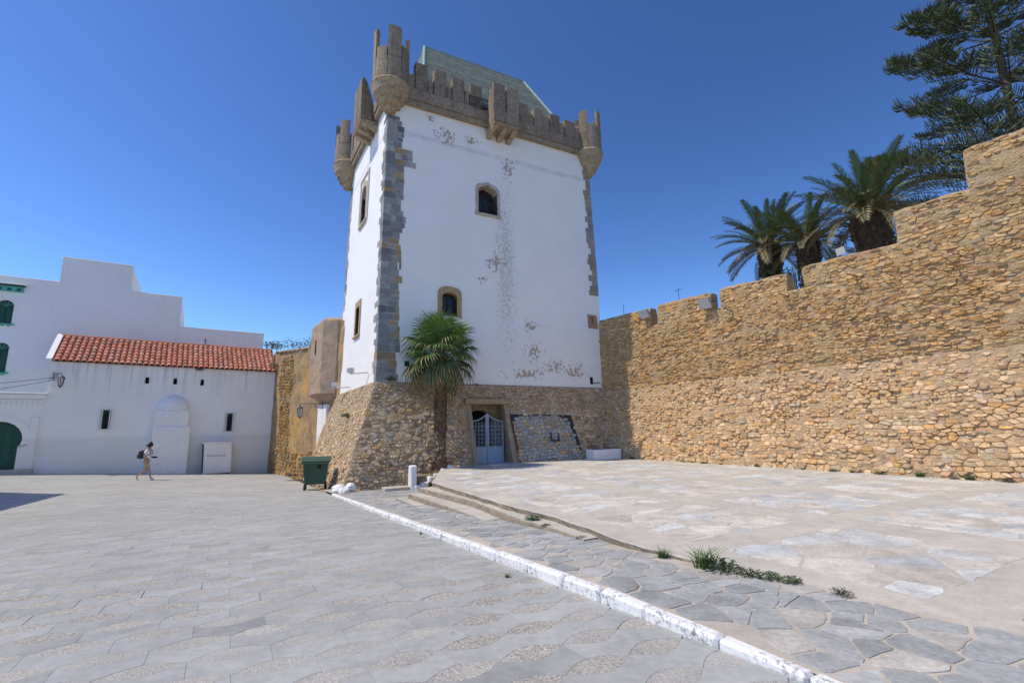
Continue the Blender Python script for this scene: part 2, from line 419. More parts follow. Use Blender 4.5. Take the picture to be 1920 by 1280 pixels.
def slabs_mat():
    t = NT('cement_slab'); c = vary(t, t.attr(), .14, .35); c = vary(t, c, .18, 1.7); c = vary(t, c, .12, 14)
    st = t.map(t.noise(1.7, 6, .6), .56, .7); c = t.mix(t.math('MULTIPLY', st, .4), c, (.24, .235, .225))
    bl = t.n('TexVoronoi'); bl.inputs['Scale'].default_value = 1.9; t.set(bl.inputs['Vector'], t.pos())
    c = t.mix(t.map(bl.outputs['Distance'], .035, .05, .55, 0), c, (.12, .12, .12))
    return t.done(c, t.map(t.noise(6, 5), .3, .7, .48, .72), t.bump(t.noise(60, 4, .6), .2, .004), .35)
M['slab'] = slabs_mat()
def pebble_mat():
    t = NT('exposed_aggregate'); v = t.n('TexVoronoi'); v.inputs['Scale'].default_value = 75; t.set(v.inputs['Vector'], t.pos())
    r = t.n('ValToRGB'); t.set(r.inputs[0], t.dot(v.outputs['Color'], (.33, .33, .33)))
    e = r.color_ramp.elements; e[0].position = .15; e[0].color = (.19, .175, .16, 1); e[1].position = .85; e[1].color = (.58, .55, .50, 1)
    k = e.new(.5); k.color = (.37, .345, .305, 1)
    wear = t.dot(t.attr(), (1, 0, 0)); c = t.mix(wear, r.outputs[0], (.42, .415, .395)); c = vary(t, c, .15, 2.0); h = t.map(v.outputs['Distance'], 0, .6, 1, 0)
    return t.done(c, .8, t.bump(h, .6, .006), .25)
M['pebble'] = pebble_mat()
def flag_mat():
    t = NT('split_flagstone'); c = vary(t, t.attr(), .26, 3.0); c = vary(t, c, .2, 22)
    st = t.map(t.noise(2.4, 6, .65), .55, .75); c = t.mix(t.math('MULTIPLY', st, .4), c, (.42, .37, .31))
    return t.done(c, .72, t.bump(t.noise(13, 6, .62), .35, .014), .3)
M['flag'] = flag_mat()
def ground_mat(name, col, col2, bs=.35):
    t = NT(name); c = t.mix(t.map(t.noise(.8, 6, .6), .35, .65), col, col2); c = vary(t, c, .10, 30, 5); c = vary(t, c, .12, 4, 5)
    return t.done(c, .9, t.bump(t.noise(55, 5, .65), bs, .008), .2)
M['joint'] = ground_mat('paving_mortar', (.53, .47, .40), (.43, .39, .34))
M['cement'] = ground_mat('plaza_cement', (.40, .40, .385), (.34, .34, .33))
M['concrete'] = ground_mat('coarse_concrete', (.545, .505, .44), (.45, .42, .37), .6)
M['rough'] = mortar_mat('weathered_riser', (.36, .30, .235), (.25, .205, .16))
M['tile'] = simple('clay_roof_tile', None, .75, .2, 5, .3, 40, .3)
M['greentile'] = simple('green_glazed_tile', None, .7, .25, 3, .2, 30, .25)
M['green'] = simple('dark_green_paint', (.012, .09, .06), .5, .15, 5, .1, 30, .4)
M['teal'] = simple('teal_paint', (.10, .42, .36), .6, .1, 5, .1)
M['bingreen'] = simple('green_plastic', (.032, .085, .052), .45, .12, 4, .08, 60, .4)
M['black'] = simple('black_rubber', (.015, .015, .016), .7, .1, 5, 0)
M['iron'] = simple('dark_iron', (.05, .05, .052), .55, .2, 10, .1, 40, .5)
M['rust'] = simple('rusty_iron', (.20, .085, .04), .9, .3, 15, .3, 50, .2)
M['gate'] = simple('pale_blue_grey_paint', (.42, .50, .58), .6, .1, 6, .1, 40, .3)
M['wood'] = simple('dark_brown_wood', (.055, .035, .022), .7, .3, 8, .2, 40, .3)
M['dark'] = simple('dark_interior', (.03, .027, .025), .9, .1, 3, 0)
M['glass'] = simple('dark_window_glass', (.02, .025, .03), .12, .0, 3, 0, 40, .6)
M['lampglass'] = simple('frosted_lamp_glass', (.55, .55, .52), .3, .05, 3, 0, 40, .5)
M['alu'] = simple('aluminium_housing', (.55, .56, .57), .4, .1, 8, 0, 40, .5, .3)
M['leaf'] = simple('leaf', None, .55, .22, 3, 0, 40, .35)
M['trunk'] = simple('palm_bark', None, .95, .4, 8, .7, 24, .1, 0, .04)
M['bark'] = simple('pine_bark', (.14, .105, .08), .95, .3, 6, .6, 18, .1, 0, .05)
M['skin'] = simple('skin', (.42, .24, .16), .6, .05, 5, 0)
M['shirt'] = simple('white_cotton', (.75, .75, .76), .9, .06, 8, .1, 40)
M['shorts'] = simple('khaki_cotton', (.42, .34, .21), .9, .1, 8, .1, 40)
M['hair'] = simple('dark_hair', (.03, .02, .015), .7, .2, 30, .2, 60)
M['navy'] = simple('navy_nylon', (.03, .04, .06), .7, .15, 12, .1, 40)
M['shoe'] = simple('white_canvas', (.65, .65, .65), .8, .1, 8, 0)
M['earth'] = mortar_mat('dry_earth', (.30, .24, .17), (.2, .16, .11))
def stone_colour(g=.0, dark=1.0, tint=(1, 1, 1)):
    r = rnd.random()
    if r < .50: c = (.53, .385, .235)
    elif r < .72: c = (.59, .45, .30)
    elif r < .80: c = (.55, .345, .155)
    elif r < .91: c = (.47, .365, .255)
    elif r < .94: c = (.47, .415, .33)
    elif r < .975: c = (.38, .285, .20)
    else: c = (.48, .30, .20)
    k = rnd.uniform(.92, 1.26)*dark
    m = sum(c)/3
    return tuple(max(.02, (x*(1-g)+m*g)*k*q) for x, q in zip(c, tint))
# ------------------------------------------------------------------ ground, plaza, sidewalk, platform
def zp(x, y):
    x = max(-36, min(5, x)); y = max(-4, min(36, y))
    return 0.035+0.013166*x-0.028553*y+0.0007*x*x-0.000932*x*y-0.000567*y*y
def zs(y): return -.043*(y-4.85) if y > 4.85 else 0.0
def zf(y): return .0065*(y-6)
AX = V(.866, .5, 0); BX = V(-.5, .866, 0)
def ab(a, b): return AX*a + BX*b
def toab(x, y): return .866*x+.5*y, -.5*x+.866*y
g = MB().add([V(-2500, -2500, -3.2), V(2500, -2500, -3.2), V(2500, 2500, -3.2), V(-2500, 2500, -3.2)], [(0, 1, 2, 3)]).build('ground', M['earth']); structure(g)
KA = 3.03                                          # plaza side of the kerb
def plz(i, j):
    p = ab(KA+.08 - 46*(1-i), -14+64*j); p.z = zp(p.x, p.y)-.012; return p
plaza = grid(MB(), plz, 60, 60).build('plaza', M['cement'], origin=V(0, 0, 0)); structure(plaza)
HL = V(-25.426, 26.358, 0); HD = V(math.cos(R(36)), math.sin(R(36)), 0); HN = V(HD.y, -HD.x, 0)   # house front line, HN towards the camera
pf = lambda x, y, h: (lambda p: V(p.x, p.y, zp(p.x, p.y)+h))(ab(x, y))
LA, LB, WBH = .52, .40, .118
slabs = []; pebs = []
def fw(t): return math.cos(math.pi*t/2) if abs(t) < 1 else 0.0
for j in range(-14, 96):
    bj = 4.36+LB*j
    for i in range(-62, 4):
        ac = 1.68+LA*i+(LA/2 if j % 2 else 0)
        if ac > KA+.2: continue
        p = ab(ac, bj); d = (p-HL).dot(HN)
        if d < -.3 and p.x < -14: continue
        if p.y > 33 or p.x < -30 or p.y < -1.5: continue
        px = pixel(V(p.x, p.y, zp(p.x, p.y)))
        if px is None or not (-500 < px[0] < 2300 and px[1] < 1600): continue
        near = (p-CAMP).length < 14
        n = 5 if near else 3
        top = [(ac-LA/2*.975*math.cos(math.pi*k/(2*n)), bj+WBH*.985*fw(.985*math.cos(math.pi*k/(2*n)))) for k in range(2*n+1)]
        bot = [(x, 2*bj-z) for x, z in top[::-1]]
        L = [q for q in clip(dedupe(bot+top, .004)[::-1], 1, 0, KA+.004)]
        L = L[::-1] if area(L) < 0 else L
        jz = rnd.uniform(-.0015, .0015)
        if len(L) > 4: wr = min(.95, max(0, rnd.uniform(.2, .55)+.6*noise.noise(V(ac*.35, bj*.35, 2)))); pebs.append((*slab(L, pf, .0012+jz*.3, .001, .02), (wr, wr, wr)))
        m = 6 if near else 4
        lo = [(ac+LA*k/m, bj+WBH*(fw(2*k/m) if k <= m/2 else fw(2-2*k/m))) for k in range(m+1)]
        hi = [(ac+LA*k/m, bj+LB-WBH*fw(2*k/m-1)) for k in range(m+1)][::-1]
        S = shrink(clip(lo+hi, 1, 0, KA+.004), .001 if rnd.random() < .94 else .005)
        if len(S) > 3:
            k = rnd.uniform(.93, 1.06)*(.9 if rnd.random() < .1 else 1); c = (.385*k, .39*k, .378*k)
            slabs.append((*slab(S, pf, .0022+rnd.uniform(-.0008, .0008), .0018, .02), c))
emit(slabs, plaza, 'paving_slab', M['slab'], 'paving_slab_field')
emit(pebs, plaza, 'pebble_panel', M['pebble'], 'pebble_panel_field')
# kerb: one stone after another, white paint wearing off
kerb = MB(); 
kerb_o = structure(grid(MB(), lambda i, j: (lambda p: V(p.x, p.y, zs(p.y)-.09))(ab(KA+.02+.08*i, -3+20*j)), 1, 20).build('kerb', M['concrete'], origin=V(0, 0, 0)))
b = -3.0
while b < 16.9:
    l = rnd.choice((.5, .56, .62, .7, .78)); m = ab(KA, b+l/2); s0 = zs(ab(KA, b).y); s1 = zs(ab(KA, b+l).y)
    x = (BX*l + V(0, 0, s1-s0)).normalized(); fr = Fr((m.x, m.y, (s0+s1)/2), x, AX)
    mb = MB(); box(mb, fr, -l/2+.005, l/2-.005, .008+rnd.uniform(-.005, .004), .122, -.25, .004+rnd.uniform(-.005, .006), .022, jit=.004)
    mb.build('kerb_stone', M['kerb'], kerb_o); b += l
# platform outline and sidewalk
EDGE = [(-2.75, 19.6), (-2.65, 17.6), (-2.45, 15.5), (-2.32, 14.16), (-.767, 11.07), (.033, 9.54), (.672, 8.53), (1.10, 7.53), (1.41, 6.69), (1.70, 6.20), (2.09, 5.59), (2.41, 5.18), (2.68, 4.83), (2.95, 4.35), (3.4, 3.75), (4.4, 2.6), (6.0, -.2), (7.2, -2.6)]
def refine(pl, st, jit):
    o = []
    for i in range(len(pl)-1):
        p, q = pl[i], pl[i+1]; n = max(1, int(math.hypot(q[0]-p[0], q[1]-p[1])/st))
        for k in range(n): o.append((lerp(p[0], q[0], k/n)+rnd.uniform(-jit, jit), lerp(p[1], q[1], k/n)+rnd.uniform(-jit, jit)))
    return o+[pl[-1]]
ED = refine(EDGE, .16, .018)
EAB = sorted([toab(*p)[::-1] for p in EDGE])
def aedge(b):
    for (b0, a0), (b1, a1) in zip(EAB, EAB[1:]):
        if b0 <= b <= b1: return lerp(a0, a1, (b-b0)/(b1-b0+1e-9))
    return EAB[0][1] if b < EAB[0][0] else EAB[-1][1]+.4
def swm(i, j):
    b = -5.0+25.5*j; a = lerp(KA+.09, max(aedge(b)+.05, KA+.3) if b < 14.6 else 8.5, i); p = ab(a, b); return V(p.x, p.y, zs(p.y)-.004)
walk = structure(grid(MB(), swm, 8, 90).build('sidewalk', M['joint'], origin=V(0, 0, 0)))
def slate():
    k = rnd.uniform(.88, 1.1); r = rnd.random()
    c = (.33, .34, .338) if r < .5 else (.38, .385, .378) if r < .8 else (.43, .405, .365)
    return tuple(x*k for x in c)
def paleslate(): k = 1.42*rnd.uniform(.94, 1.06); return tuple(x*k for x in slate())
def beige():
    k = rnd.uniform(.82, 1.1); r = rnd.random()
    c = (.60, .555, .49) if r < .5 else (.55, .50, .435) if r < .8 else (.565, .565, .55)
    return tuple(x*k for x in c)
sw = []
st_a, st_b = .33, .26
seeds = [(3.1+st_a*i+rnd.uniform(-.23, .23)+(st_a/2 if j % 2 else 0), -4.6+st_b*j+rnd.uniform(-.19, .19)) for i in range(17) for j in range(88)]
wf = lambda x, y, h: (lambda p: V(p.x, p.y, zs(p.y)+h))(ab(x, y))
for poly in voronoi(seeds, 1.1, .5):
    c = cen(poly); ae = aedge(c[1]) if c[1] < 14.6 else 8.0
    if not (KA+.13 < c[0] < ae-.06): continue
    poly = clip(poly, -1, 0, -(KA+.135)); 
    if c[1] < 3.2: poly = clip(poly, 1, 0, ae-.03)
    if len(poly) < 3: continue
    poly = ragged(chaikin(shrink(dedupe(poly, .05), rnd.uniform(.006, .026)), .1), .011, .10)
    sw.append((*slab(poly, wf, rnd.uniform(.001, .006), .004, .03), slate()))
emit(sw, walk, 'flagstone', M['flag'], 'flagstone_field')
RB = V(4.40, 23.30, 0); RD = V(.53084, -.84747, 0); RN = V(-.84747, -.53084, 0)      # rampart: foot of the wall, along it, out of it
end = RB+RD*22
out = ED + [(16, -6), (end.x+1.0, end.y), (RB.x+1.6, RB.y+1.0), (3.0, 24.4), (-1, 22.4)]
n = len(out)
pfm = MB(); tv = [V(x, y, zf(y)) for x, y in out]; bv = [V(x, y, -.08) for x, y in out]
ins = [V(x, y, zf(y)-.02) + (V(-AX.x, -AX.y, 0)*.012 if i < len(ED) else V(0, 0, 0)) for i, (x, y) in enumerate(out)]
pfm.add(tv+ins+bv, [list(range(n))]+[(i, (i+1) % n, n+(i+1) % n, n+i) for i in range(len(ED)-1)])
plat = structure(pfm.build('platform', M['concrete'], origin=V(0, 0, 0)))
rs = MB(); ne = len(ED)
for j, (dz0, dz1, o0, o1) in enumerate(((-.02, -.10, .012, .0), (-.10, -.26, .0, .02), (-.26, -.7, .02, .0))):
    q0 = [V(x, y, zf(y)+dz0)-AX*(o0+rnd.uniform(-.012, .015)) for x, y in ED] if j == 0 else q1
    q1 = [V(x, y, zf(y)+dz1)-AX*(o1+rnd.uniform(-.02, .02)) for x, y in ED]
    rs.add(q0+q1, [(i, i+1, ne+i+1, ne+i) for i in range(ne-1)])
rs.build('platform_edge', M['rough'], plat)
pp = []
pa = [(5.2, 7.65), (8.45, 10.9), (11.6, 14.0), (14.7, 17.2)]; pb = [(-5.4, -3.4), (-2.9, -.95), (-.45, 1.55), (2.07, 4.05), (4.55, 6.55), (7.05, 9.05), (9.55, 11.55), (12.05, 14.05), (14.55, 16.6), (17.1, 19.0)]
plf = lambda x, y, h: (lambda p: V(p.x, p.y, zf(p.y)+h))(ab(x, y))
for ia, (a0, a1) in enumerate(pa):
    for ib, (b0, b1) in enumerate(pb):
        light = (ia == 0 and 3 <= ib <= 6) or (ia == 1 and ib in (5, 7)) or (ia == 2 and ib in (2, 4)); sp = .62 if light else .46
        na, nb_ = int((a1-a0)/sp)+2, int((b1-b0)/sp*1.3)+2
        sd = [(a0-.2+(i+.5*(j % 2))*sp+rnd.uniform(-.24, .24)*sp*1.6, b0-.2+j*sp/1.3+rnd.uniform(-.22, .22)*sp*1.6) for i in range(na) for j in range(nb_)]
        for poly in voronoi(sd, 1.25, sp*1.2):
            poly = cliprect(poly, a0, a1, b0, b1)
            if not poly or abs(area(poly)) < .012: continue
            c = cen(poly); p = ab(*c)
            if (p-RB).dot(RN) < .25 or c[0] < aedge(c[1])+(.5 if ib > 2 else .15): continue
            poly = ragged(chaikin(shrink(dedupe(poly, .05), rnd.uniform(.008, .022)), .09), .012, .12)
            if len(poly) < 4: continue
            pp.append((*slab(poly, plf, rnd.uniform(.001, .005), .004, .03), beige() if (light and rnd.random() < .9) or (not light and rnd.random() < .4) else (slate() if ib <= 2 else paleslate())))
emit(pp, plat, 'flagstone', M['flag'], 'flagstone_field')
# steps between sidewalk and platform
steps = thing('steps', 'worn concrete steps rising from the slate sidewalk to the raised stone platform', 'steps', (-1.6, 12, -.4))
for (pl_, z, w) in (([(-2.66, 13.98), (-.928, 11.18), (.136, 8.75), (.642, 7.93), (.96, 7.2)], -.08, .5), ([(-2.90, 13.75), (-1.253, 10.82), (-.571, 9.5)], -.2, .55), ([(-3.256, 13.82), (-2.338, 12.12)], -.32, .6)):
    e = refine(pl_, .13, .012); mb = MB(); k = len(e)
    o = [V(x, y, z+rnd.uniform(-.004, .004)) for x, y in e]; r2 = [V(x-.012, y-.008, z-.022) for x, y in e]; r3 = [V(x-.015+rnd.uniform(-.012, .012), y-.01, z-.5) for x, y in e]
    inn = [v+AX*w for v in o]; ib_ = [V(v.x, v.y, z-.5) for v in inn]
    mb.add(inn+o, [(i, i+1, k+i+1, k+i) for i in range(k-1)]); tr = mb.build('step', M['concrete'], steps); rb_ = MB()
    mid = [(a+b__)/2-AX*rnd.uniform(-.012, .02) for a, b__ in zip(r2, [V(v.x, v.y, z-.16) for v in r3])]
    rb_.add(o+r2+mid+r3, [(a*k+i, a*k+i+1, (a+1)*k+i+1, (a+1)*k+i) for a in range(3) for i in range(k-1)])
    rb_.add(inn+o+r2+r3+ib_, [[a*k+s for a in range(5)] for s in (0, k-1)]); rb_.build('riser', M['rough'], tr)
# ------------------------------------------------------------------ rampart
ram = thing('rampart_wall', 'long tan rubble stone rampart with stepped battlements along the right side', 'wall', (8.2, 17.2, 0))
BZ, BO = 3.3, .70                                  # height and depth of the battered foot
def ramp_low(x, v, h):                             # v: 0..1 up the batter
    nrm = (RN*BZ + V(0, 0, BO)).normalized(); z0 = zf((RB+RD*x).y)-.05
    return RB + RD*x - RN*BO*v + V(0, 0, lerp(z0, BZ, v)) + nrm*h
def ramp_up(x, z, h): return RB + RD*x - RN*(BO+.012*(z-BZ)) + V(0, 0, z) + RN*h
MER = [(-1.6, 2.50, 6.98, 6.86, 6.15), (2.92, 5.66, 6.88, 6.79, 6.10), (6.08, 8.72, 6.84, 6.70, 6.06), (9.28, 12.03, 6.79, 6.66, 6.05), (12.03, 13.74, 7.66, 7.62, 6.4), (13.74, 22.0, 8.74, 8.60, 6.6)]
def top(x):
    for s0, s1, t0, t1, sill in MER:
        if s0 <= x <= s1: return lerp(t0, t1, min(1, (x-s0)/(s1-s0)))
    return 6.08
core = MB()
rg = lambda p: rough(p, .045, 1.6)
grid(core, lambda i, j: rg(ramp_low(-1.6+23.6*i, j, 0)), 120, 18)
up = grid(MB(), lambda i, j: rg(ramp_up(-1.6+23.6*i, BZ+(6.0-BZ)*j, 0)), 120, 14); up.build('upper_core', M['mortar_up'], ram)
def ramback(i, j): return RB + RD*(-1.6+23.6*i) - RN*(BO+.03+1.3*j) + V(0, 0, 6.02)
grid(core, ramback, 60, 3)
grid(core, lambda i, j: RB + RD*(-1.6+23.6*i) - RN*(BO+1.33) + V(0, 0, 6.02-1.2*j), 30, 1)
core.build('wall_core', M['mortar'], ram)
for s0, s1, t0, t1, sill in MER:                    # each battlement a block of its own, rounded at the top
    mb = MB(); nx = max(6, int((s1-s0)/.2)); th = .46
    prof = [(0, 5.98, 0), (.0, .35, 1), (.0, .7, 1), (0.02, .93, 1), (.10, 1.0, 1), (th-.1, 1.0, 1), (th-.02, .93, 1), (th, .5, 1), (th, 5.98, 0)]
    def pt(i, j):
        x = lerp(s0, s1+(.2 if s1 in (12.03, 13.74) else 0), i/nx); t = lerp(t0, t1, i/nx); o, f, kk = prof[j]
        z = f if not kk else lerp(5.98, t, f)
        ex = min(i, nx-i)
        if ex == 0 and kk and f > .9: z -= .05
        return rough(RB + RD*x - RN*(BO+.03+o) + V(0, 0, z), .05, 1.9)
    m = len(prof)
    vs = [pt(i, j) for i in range(nx+1) for j in range(m)]
    fs = [(i*m+j, (i+1)*m+j, (i+1)*m+j+1, i*m+j+1) for i in range(nx) for j in range(m-1)] + [list(range(m)), list(range(nx*m, nx*m+m))]
    mb.add(vs, fs); mb.build('battlement', M['mortar_up'], ram)
# rubble facing
def sizes(x0, x1, y0, y1, rows):
    """staggered seeds in uneven courses"""
    o = []; y = y0; j = 0
    while y < y1:
        hh, ww = rows(y); x = x0+rnd.uniform(0, ww); yy = y+hh/2
        while x < x1:
            w = ww*rnd.choice((.35, .45, .55, .7, .8, .95, 1.1, 1.4, 2.0)); o.append((x+w/2, yy+rnd.uniform(-.2, .2)*hh+.09*math.sin(x*.9+j*.05))); x += w
        y += hh; j += 1
    return o
pcs = []
LBH = math.hypot(BZ, BO)
def rows_low(y):
    t = y/LBH; return (rnd.choice((.07, .085, .10, .13, .165)), rnd.uniform(.17, .25)) if t < .75 else (rnd.uniform(.065, .10), .2)
for poly in voronoi(sizes(-1.2, 21, 0, LBH, rows_low), 2.2, .42):
    poly = cliprect(poly, -1.2, 21, .0, LBH)
    if not poly or abs(area(poly)) < .003: continue
    c = cen(poly)
    if c[1] > LBH*.86 and rnd.random() < .5: continue
    if rnd.random() < .10+.35*max(0, noise.noise(V(c[0]*.5, c[1]*.8, 3))): continue
    r = rubble(poly, lambda x, y, h: ramp_low(x, y/LBH, h), rnd.uniform(.002, .013), rnd.choice((.01, .02, .03, .045, .075)))
    if r: pcs.append((*r, stone_colour(.03, 1.02, (1.06, .985, .87))))
def rows_up(y):
    k = 1.25 if noise.noise(V(0, y*.7, 9)) > .1 else .8
    return rnd.uniform(.05, .105)*k, rnd.uniform(.19, .28)
for poly in voronoi(sizes(-1.2, 21, BZ, 8.9, rows_up), 3.0, .45):
    c = cen(poly); tp = top(c[0])-.05
    if c[1] > tp: continue
    poly = cliprect(poly, -1.2, 21, BZ, tp)
    if not poly: continue
    for s0, s1, t0, t1, sill in MER:
        if s0 <= c[0] <= s1:
            zt = max(p[1] for p in poly); a_ = s0+.02 if zt > min(6.0 if top(s0-.05) == 6.08 else 20, top(s0-.05)) else -9; b_ = s1-.02 if zt > (6.0 if top(s1+.05) == 6.08 else top(s1+.05)) else 99
            poly = cliprect(poly, a_, b_, 0, 20)
    if not poly or abs(area(poly)) < .0025: continue
    if rnd.random() < .10+.45*max(0, noise.noise(V(c[0]*.45, c[1]*.9, 1))): continue
    big = noise.noise(V(c[0]*.35, c[1]*.6, 4)) > .25
    r = rubble(poly, ramp_up, rnd.uniform(.002, .012), rnd.choice((.01, .018, .028, .04, .06))*(1.4 if big else 1))
    if r: pcs.append((*r, stone_colour(0, .88, (1.07, .955, .74))))
emit(pcs, ram, 'stone', M['stone'], 'stone_facing')
# terrace of earth behind the rampart
def terr(i, j):
    p = RB + RD*(-14+40*i) - RN*(BO+1.35+34*j); return V(p.x, p.y, 4.9+.5*noise.noise(p*.2))
tb = grid(MB(), terr, 24, 16); structure(tb.build('terrace', M['earth'], origin=V(20, 20, 4.5)))
# ------------------------------------------------------------------ tower
TC = V(-5.451, 19.244, 0); TU = V(math.cos(R(27.5)), math.sin(R(27.5)), 0); TV = V(math.cos(R(120.5)), math.sin(R(120.5)), 0)
TFN = V(TU.y, -TU.x, 0)                             # out of the front face
TLN = V(-math.sin(R(120.5)), math.cos(R(120.5)), 0)*1.0
TLN = V(-TV.y, TV.x, 0)                             # out of the left face
TW, TD, Z0, Z1, TAP = 11.43, 7.7, 3.45, 16.4, .22
tower = thing('tower', 'tall square whitewashed stone tower with brown battlements and battered rubble foot', 'tower', TC+V(0, 0, -.6))
def tap(z): return TAP*(z-Z0)/(Z1-Z0)
def tf(x, z, y=0.0):                                # front face; y outwards
    k = tap(z); return TC + TU*(k+(TW-2*k)*x/TW) + TV*k + TFN*y + V(0, 0, z)
def tl(x, z, y=0.0):                                # left face, x from the near corner backwards
    k = tap(z); return TC + TV*(k+(TD-2*k)*x/TD) + TU*k + TLN*y + V(0, 0, z)
def trt(x, z, y=0.0): k = tap(z); return TC + TU*(TW-k) + TV*(k+(TD-2*k)*x/TD) + V(0, 0, z)
def tbk(x, z, y=0.0): k = tap(z); return TC + TU*(k+(TW-2*k)*x/TW) + TV*(TD-k) + V(0, 0, z)
HF = [(4.52, 5.55, 11.62, 13.14), (2.72, 3.42, 6.42, 7.52), (10.80, 11.02, 6.68, 7.12), (10.50, 10.68, 3.62, 3.98)]
HLF = [(3.45, 4.45, 11.75, 13.75), (3.50, 4.22, 6.02, 7.42)]
mb = MB()
holed(mb, lambda x, z: tf(x, z, .012*noise.noise(V(x*.8, z*.8, 0))), 0, TW, Z0, Z1, HF, 26, 30)
holed(mb, lambda x, z: tl(x, z, .012*noise.noise(V(x*.8, z*.8, 5))), 0, TD, Z0, Z1, HLF, 16, 30)
holed(mb, trt, 0, TD, Z0, Z1, [], 2, 2); holed(mb, tbk, 0, TW, Z0, Z1, [], 2, 2)
mb.build('wall', M['tower'], tower)
class Surf:                                         # frame that follows a tower face: x along, y out, z up
    def __init__(s, f): s.f = f
    def __call__(s, x, y, z): return s.f(x, z, y)
FF, FL = Surf(tf), Surf(tl)
def arch(x0, x1, z0, zs_, zt, n=8, point=0.0):
    """outline of an opening: up the left jamb, over the arch, down the right one"""
    c = (x0+x1)/2; r = (x1-x0)/2; o = [(x0, z0), (x0, zs_)]
    for k in range(1, n):
        g = math.pi*k/n; o.append((c-r*math.cos(g), zs_+(zt-zs_)*(math.sin(g)**.8)+point*max(0, 1-abs(math.cos(g))*2.4)))
    return o+[(x1, zs_), (x1, z0)]
def window(fr, hole, outer, inner, y, trim, parent, mull=(1, 3), depth=.34, rail=False, sill=True, col=(.42, .31, .19)):
    x0, x1, z0, z1 = hole
    w = niche(MB(), fr, x0, x1, z0, z1, 0, -depth-.9).build('window', M['dark'], parent)
    ringframe(MB(), fr, outer, inner, -depth, y, col, closed=False).build('surround', trim, w)
    f = MB(); box(f, fr, x0, x0+.05, -depth, -depth+.05, z0, z1); box(f, fr, x1-.05, x1, -depth, -depth+.05, z0, z1)
    for k in range(1, mull[0]+1): c = lerp(x0, x1, k/(mull[0]+1)); box(f, fr, c-.028, c+.028, -depth, -depth+.06, z0, z1)
    for k in range(1, mull[1]+1): c = lerp(z0, z1, k/(mull[1]+1)); box(f, fr, x0+.05, x1-.05, -depth+.002, -depth+.04, c-.02, c+.02)
    f.build('frame', M['wood'], w)
    for a in range(mull[0]+1):
        for b_ in range(mull[1]+1):
            xa, xb = lerp(x0, x1, a/(mull[0]+1))+.03, lerp(x0, x1, (a+1)/(mull[0]+1))-.03; za, zb = lerp(z0, z1, b_/(mull[1]+1))+.02, lerp(z0, z1, (b_+1)/(mull[1]+1))-.02
            box(MB(), fr, xa, xb, -depth+.008, -depth+.014, za, zb).build('pane', M['glass'], w)
    if sill: box(MB(), fr, outer[0][0]-.04, outer[-1][0]+.04, -.15, y+.05, z0-.13, z0-.005, .015, col).build('sill', trim, w)
    if rail:
        r = MB(); tube(r, [fr(x0, -.12, z0+.62), fr(x1, -.12, z0+.62)], .014); tube(r, [fr(x0, -.12, z0+.1), fr(x1, -.12, z0+.1)], .012)
        for k in range(9): c = lerp(x0+.05, x1-.05, k/8); tube(r, [fr(c, -.12, z0+.1), fr(c, -.12, z0+.64)], .008, 5)
        r.build('railing', M['iron'], w)
    return w
h = HF[0]; inn = arch(h[0], h[1], h[2], h[3]-.38, h[3]-.10, 10, .09)
window(FF, h, arch(h[0]-.14, h[1]+.14, h[2], h[3]-.30, h[3]+.06, 10, .08), inn, .045, M['tan_trim'], tower, (1, 3), .5, True, True, (.52, .46, .38))
h = HF[1]; inn = arch(h[0], h[1], h[2], h[3]-.22, h[3]-.03, 8)
window(FF, h, arch(h[0]-.2, h[1]+.22, h[2]-.05, h[3]-.05, h[3]+.26, 8), inn, .05, M['tan_trim'], tower, (1, 3), .28, False, False, (.46, .32, .17))
h = HLF[0]
window(FL, h, arch(h[0]-.22, h[1]+.22, h[2], h[3]-.35, h[3]+.22, 10, .12), arch(h[0], h[1], h[2], h[3]-.5, h[3]-.06, 10, .06), .05, M['tan_trim'], tower, (1, 2), .35, False, True, (.52, .44, .34))
lb = MB(); o_ = [(h[0]-.42, h[2]-.05), (h[0]-.42, h[3]+.62), (h[1]+.42, h[3]+.62), (h[1]+.42, h[2]-.05)]; i_ = [(h[0]-.3, h[2]-.05), (h[0]-.3, h[3]+.5), (h[1]+.3, h[3]+.5), (h[1]+.3, h[2]-.05)]
ringframe(lb, FL, o_, i_, -.02, .06, (.6, .55, .48), closed=False).build('label_mould', M['tan_trim'], tower)
h = HLF[1]
window(FL, h, [(h[0]-.2, h[2]), (h[0]-.2, h[3]+.28), (h[1]+.2, h[3]+.28), (h[1]+.2, h[2])], [(h[0], h[2]), (h[0], h[3]-.01), (h[1], h[3]-.01), (h[1], h[2])], .05, M['tan_trim'], tower, (1, 4), .3, False, True, (.46, .33, .19))
s = niche(MB(), FF, *HF[2], 0, -.5).build('arrow_slit', M['dark'], tower)
ringframe(MB(), FF, [(10.62, 6.50), (10.62, 7.22), (11.2, 7.20), (11.24, 6.48)], [(10.88, 6.66), (10.87, 7.12), (10.95, 7.12), (10.96, 6.66)], -.12, .012, (.40, .25, .15)).build('surround', M['tan_trim'], s)
s = niche(MB(), FF, *HF[3], 0, -.4).build('drain_hole', M['dark'], tower)
tube(MB(), [FF(10.62, -.1, 3.68), FF(10.95, .25, 3.68)], .025).build('pipe', M['iron'], s)
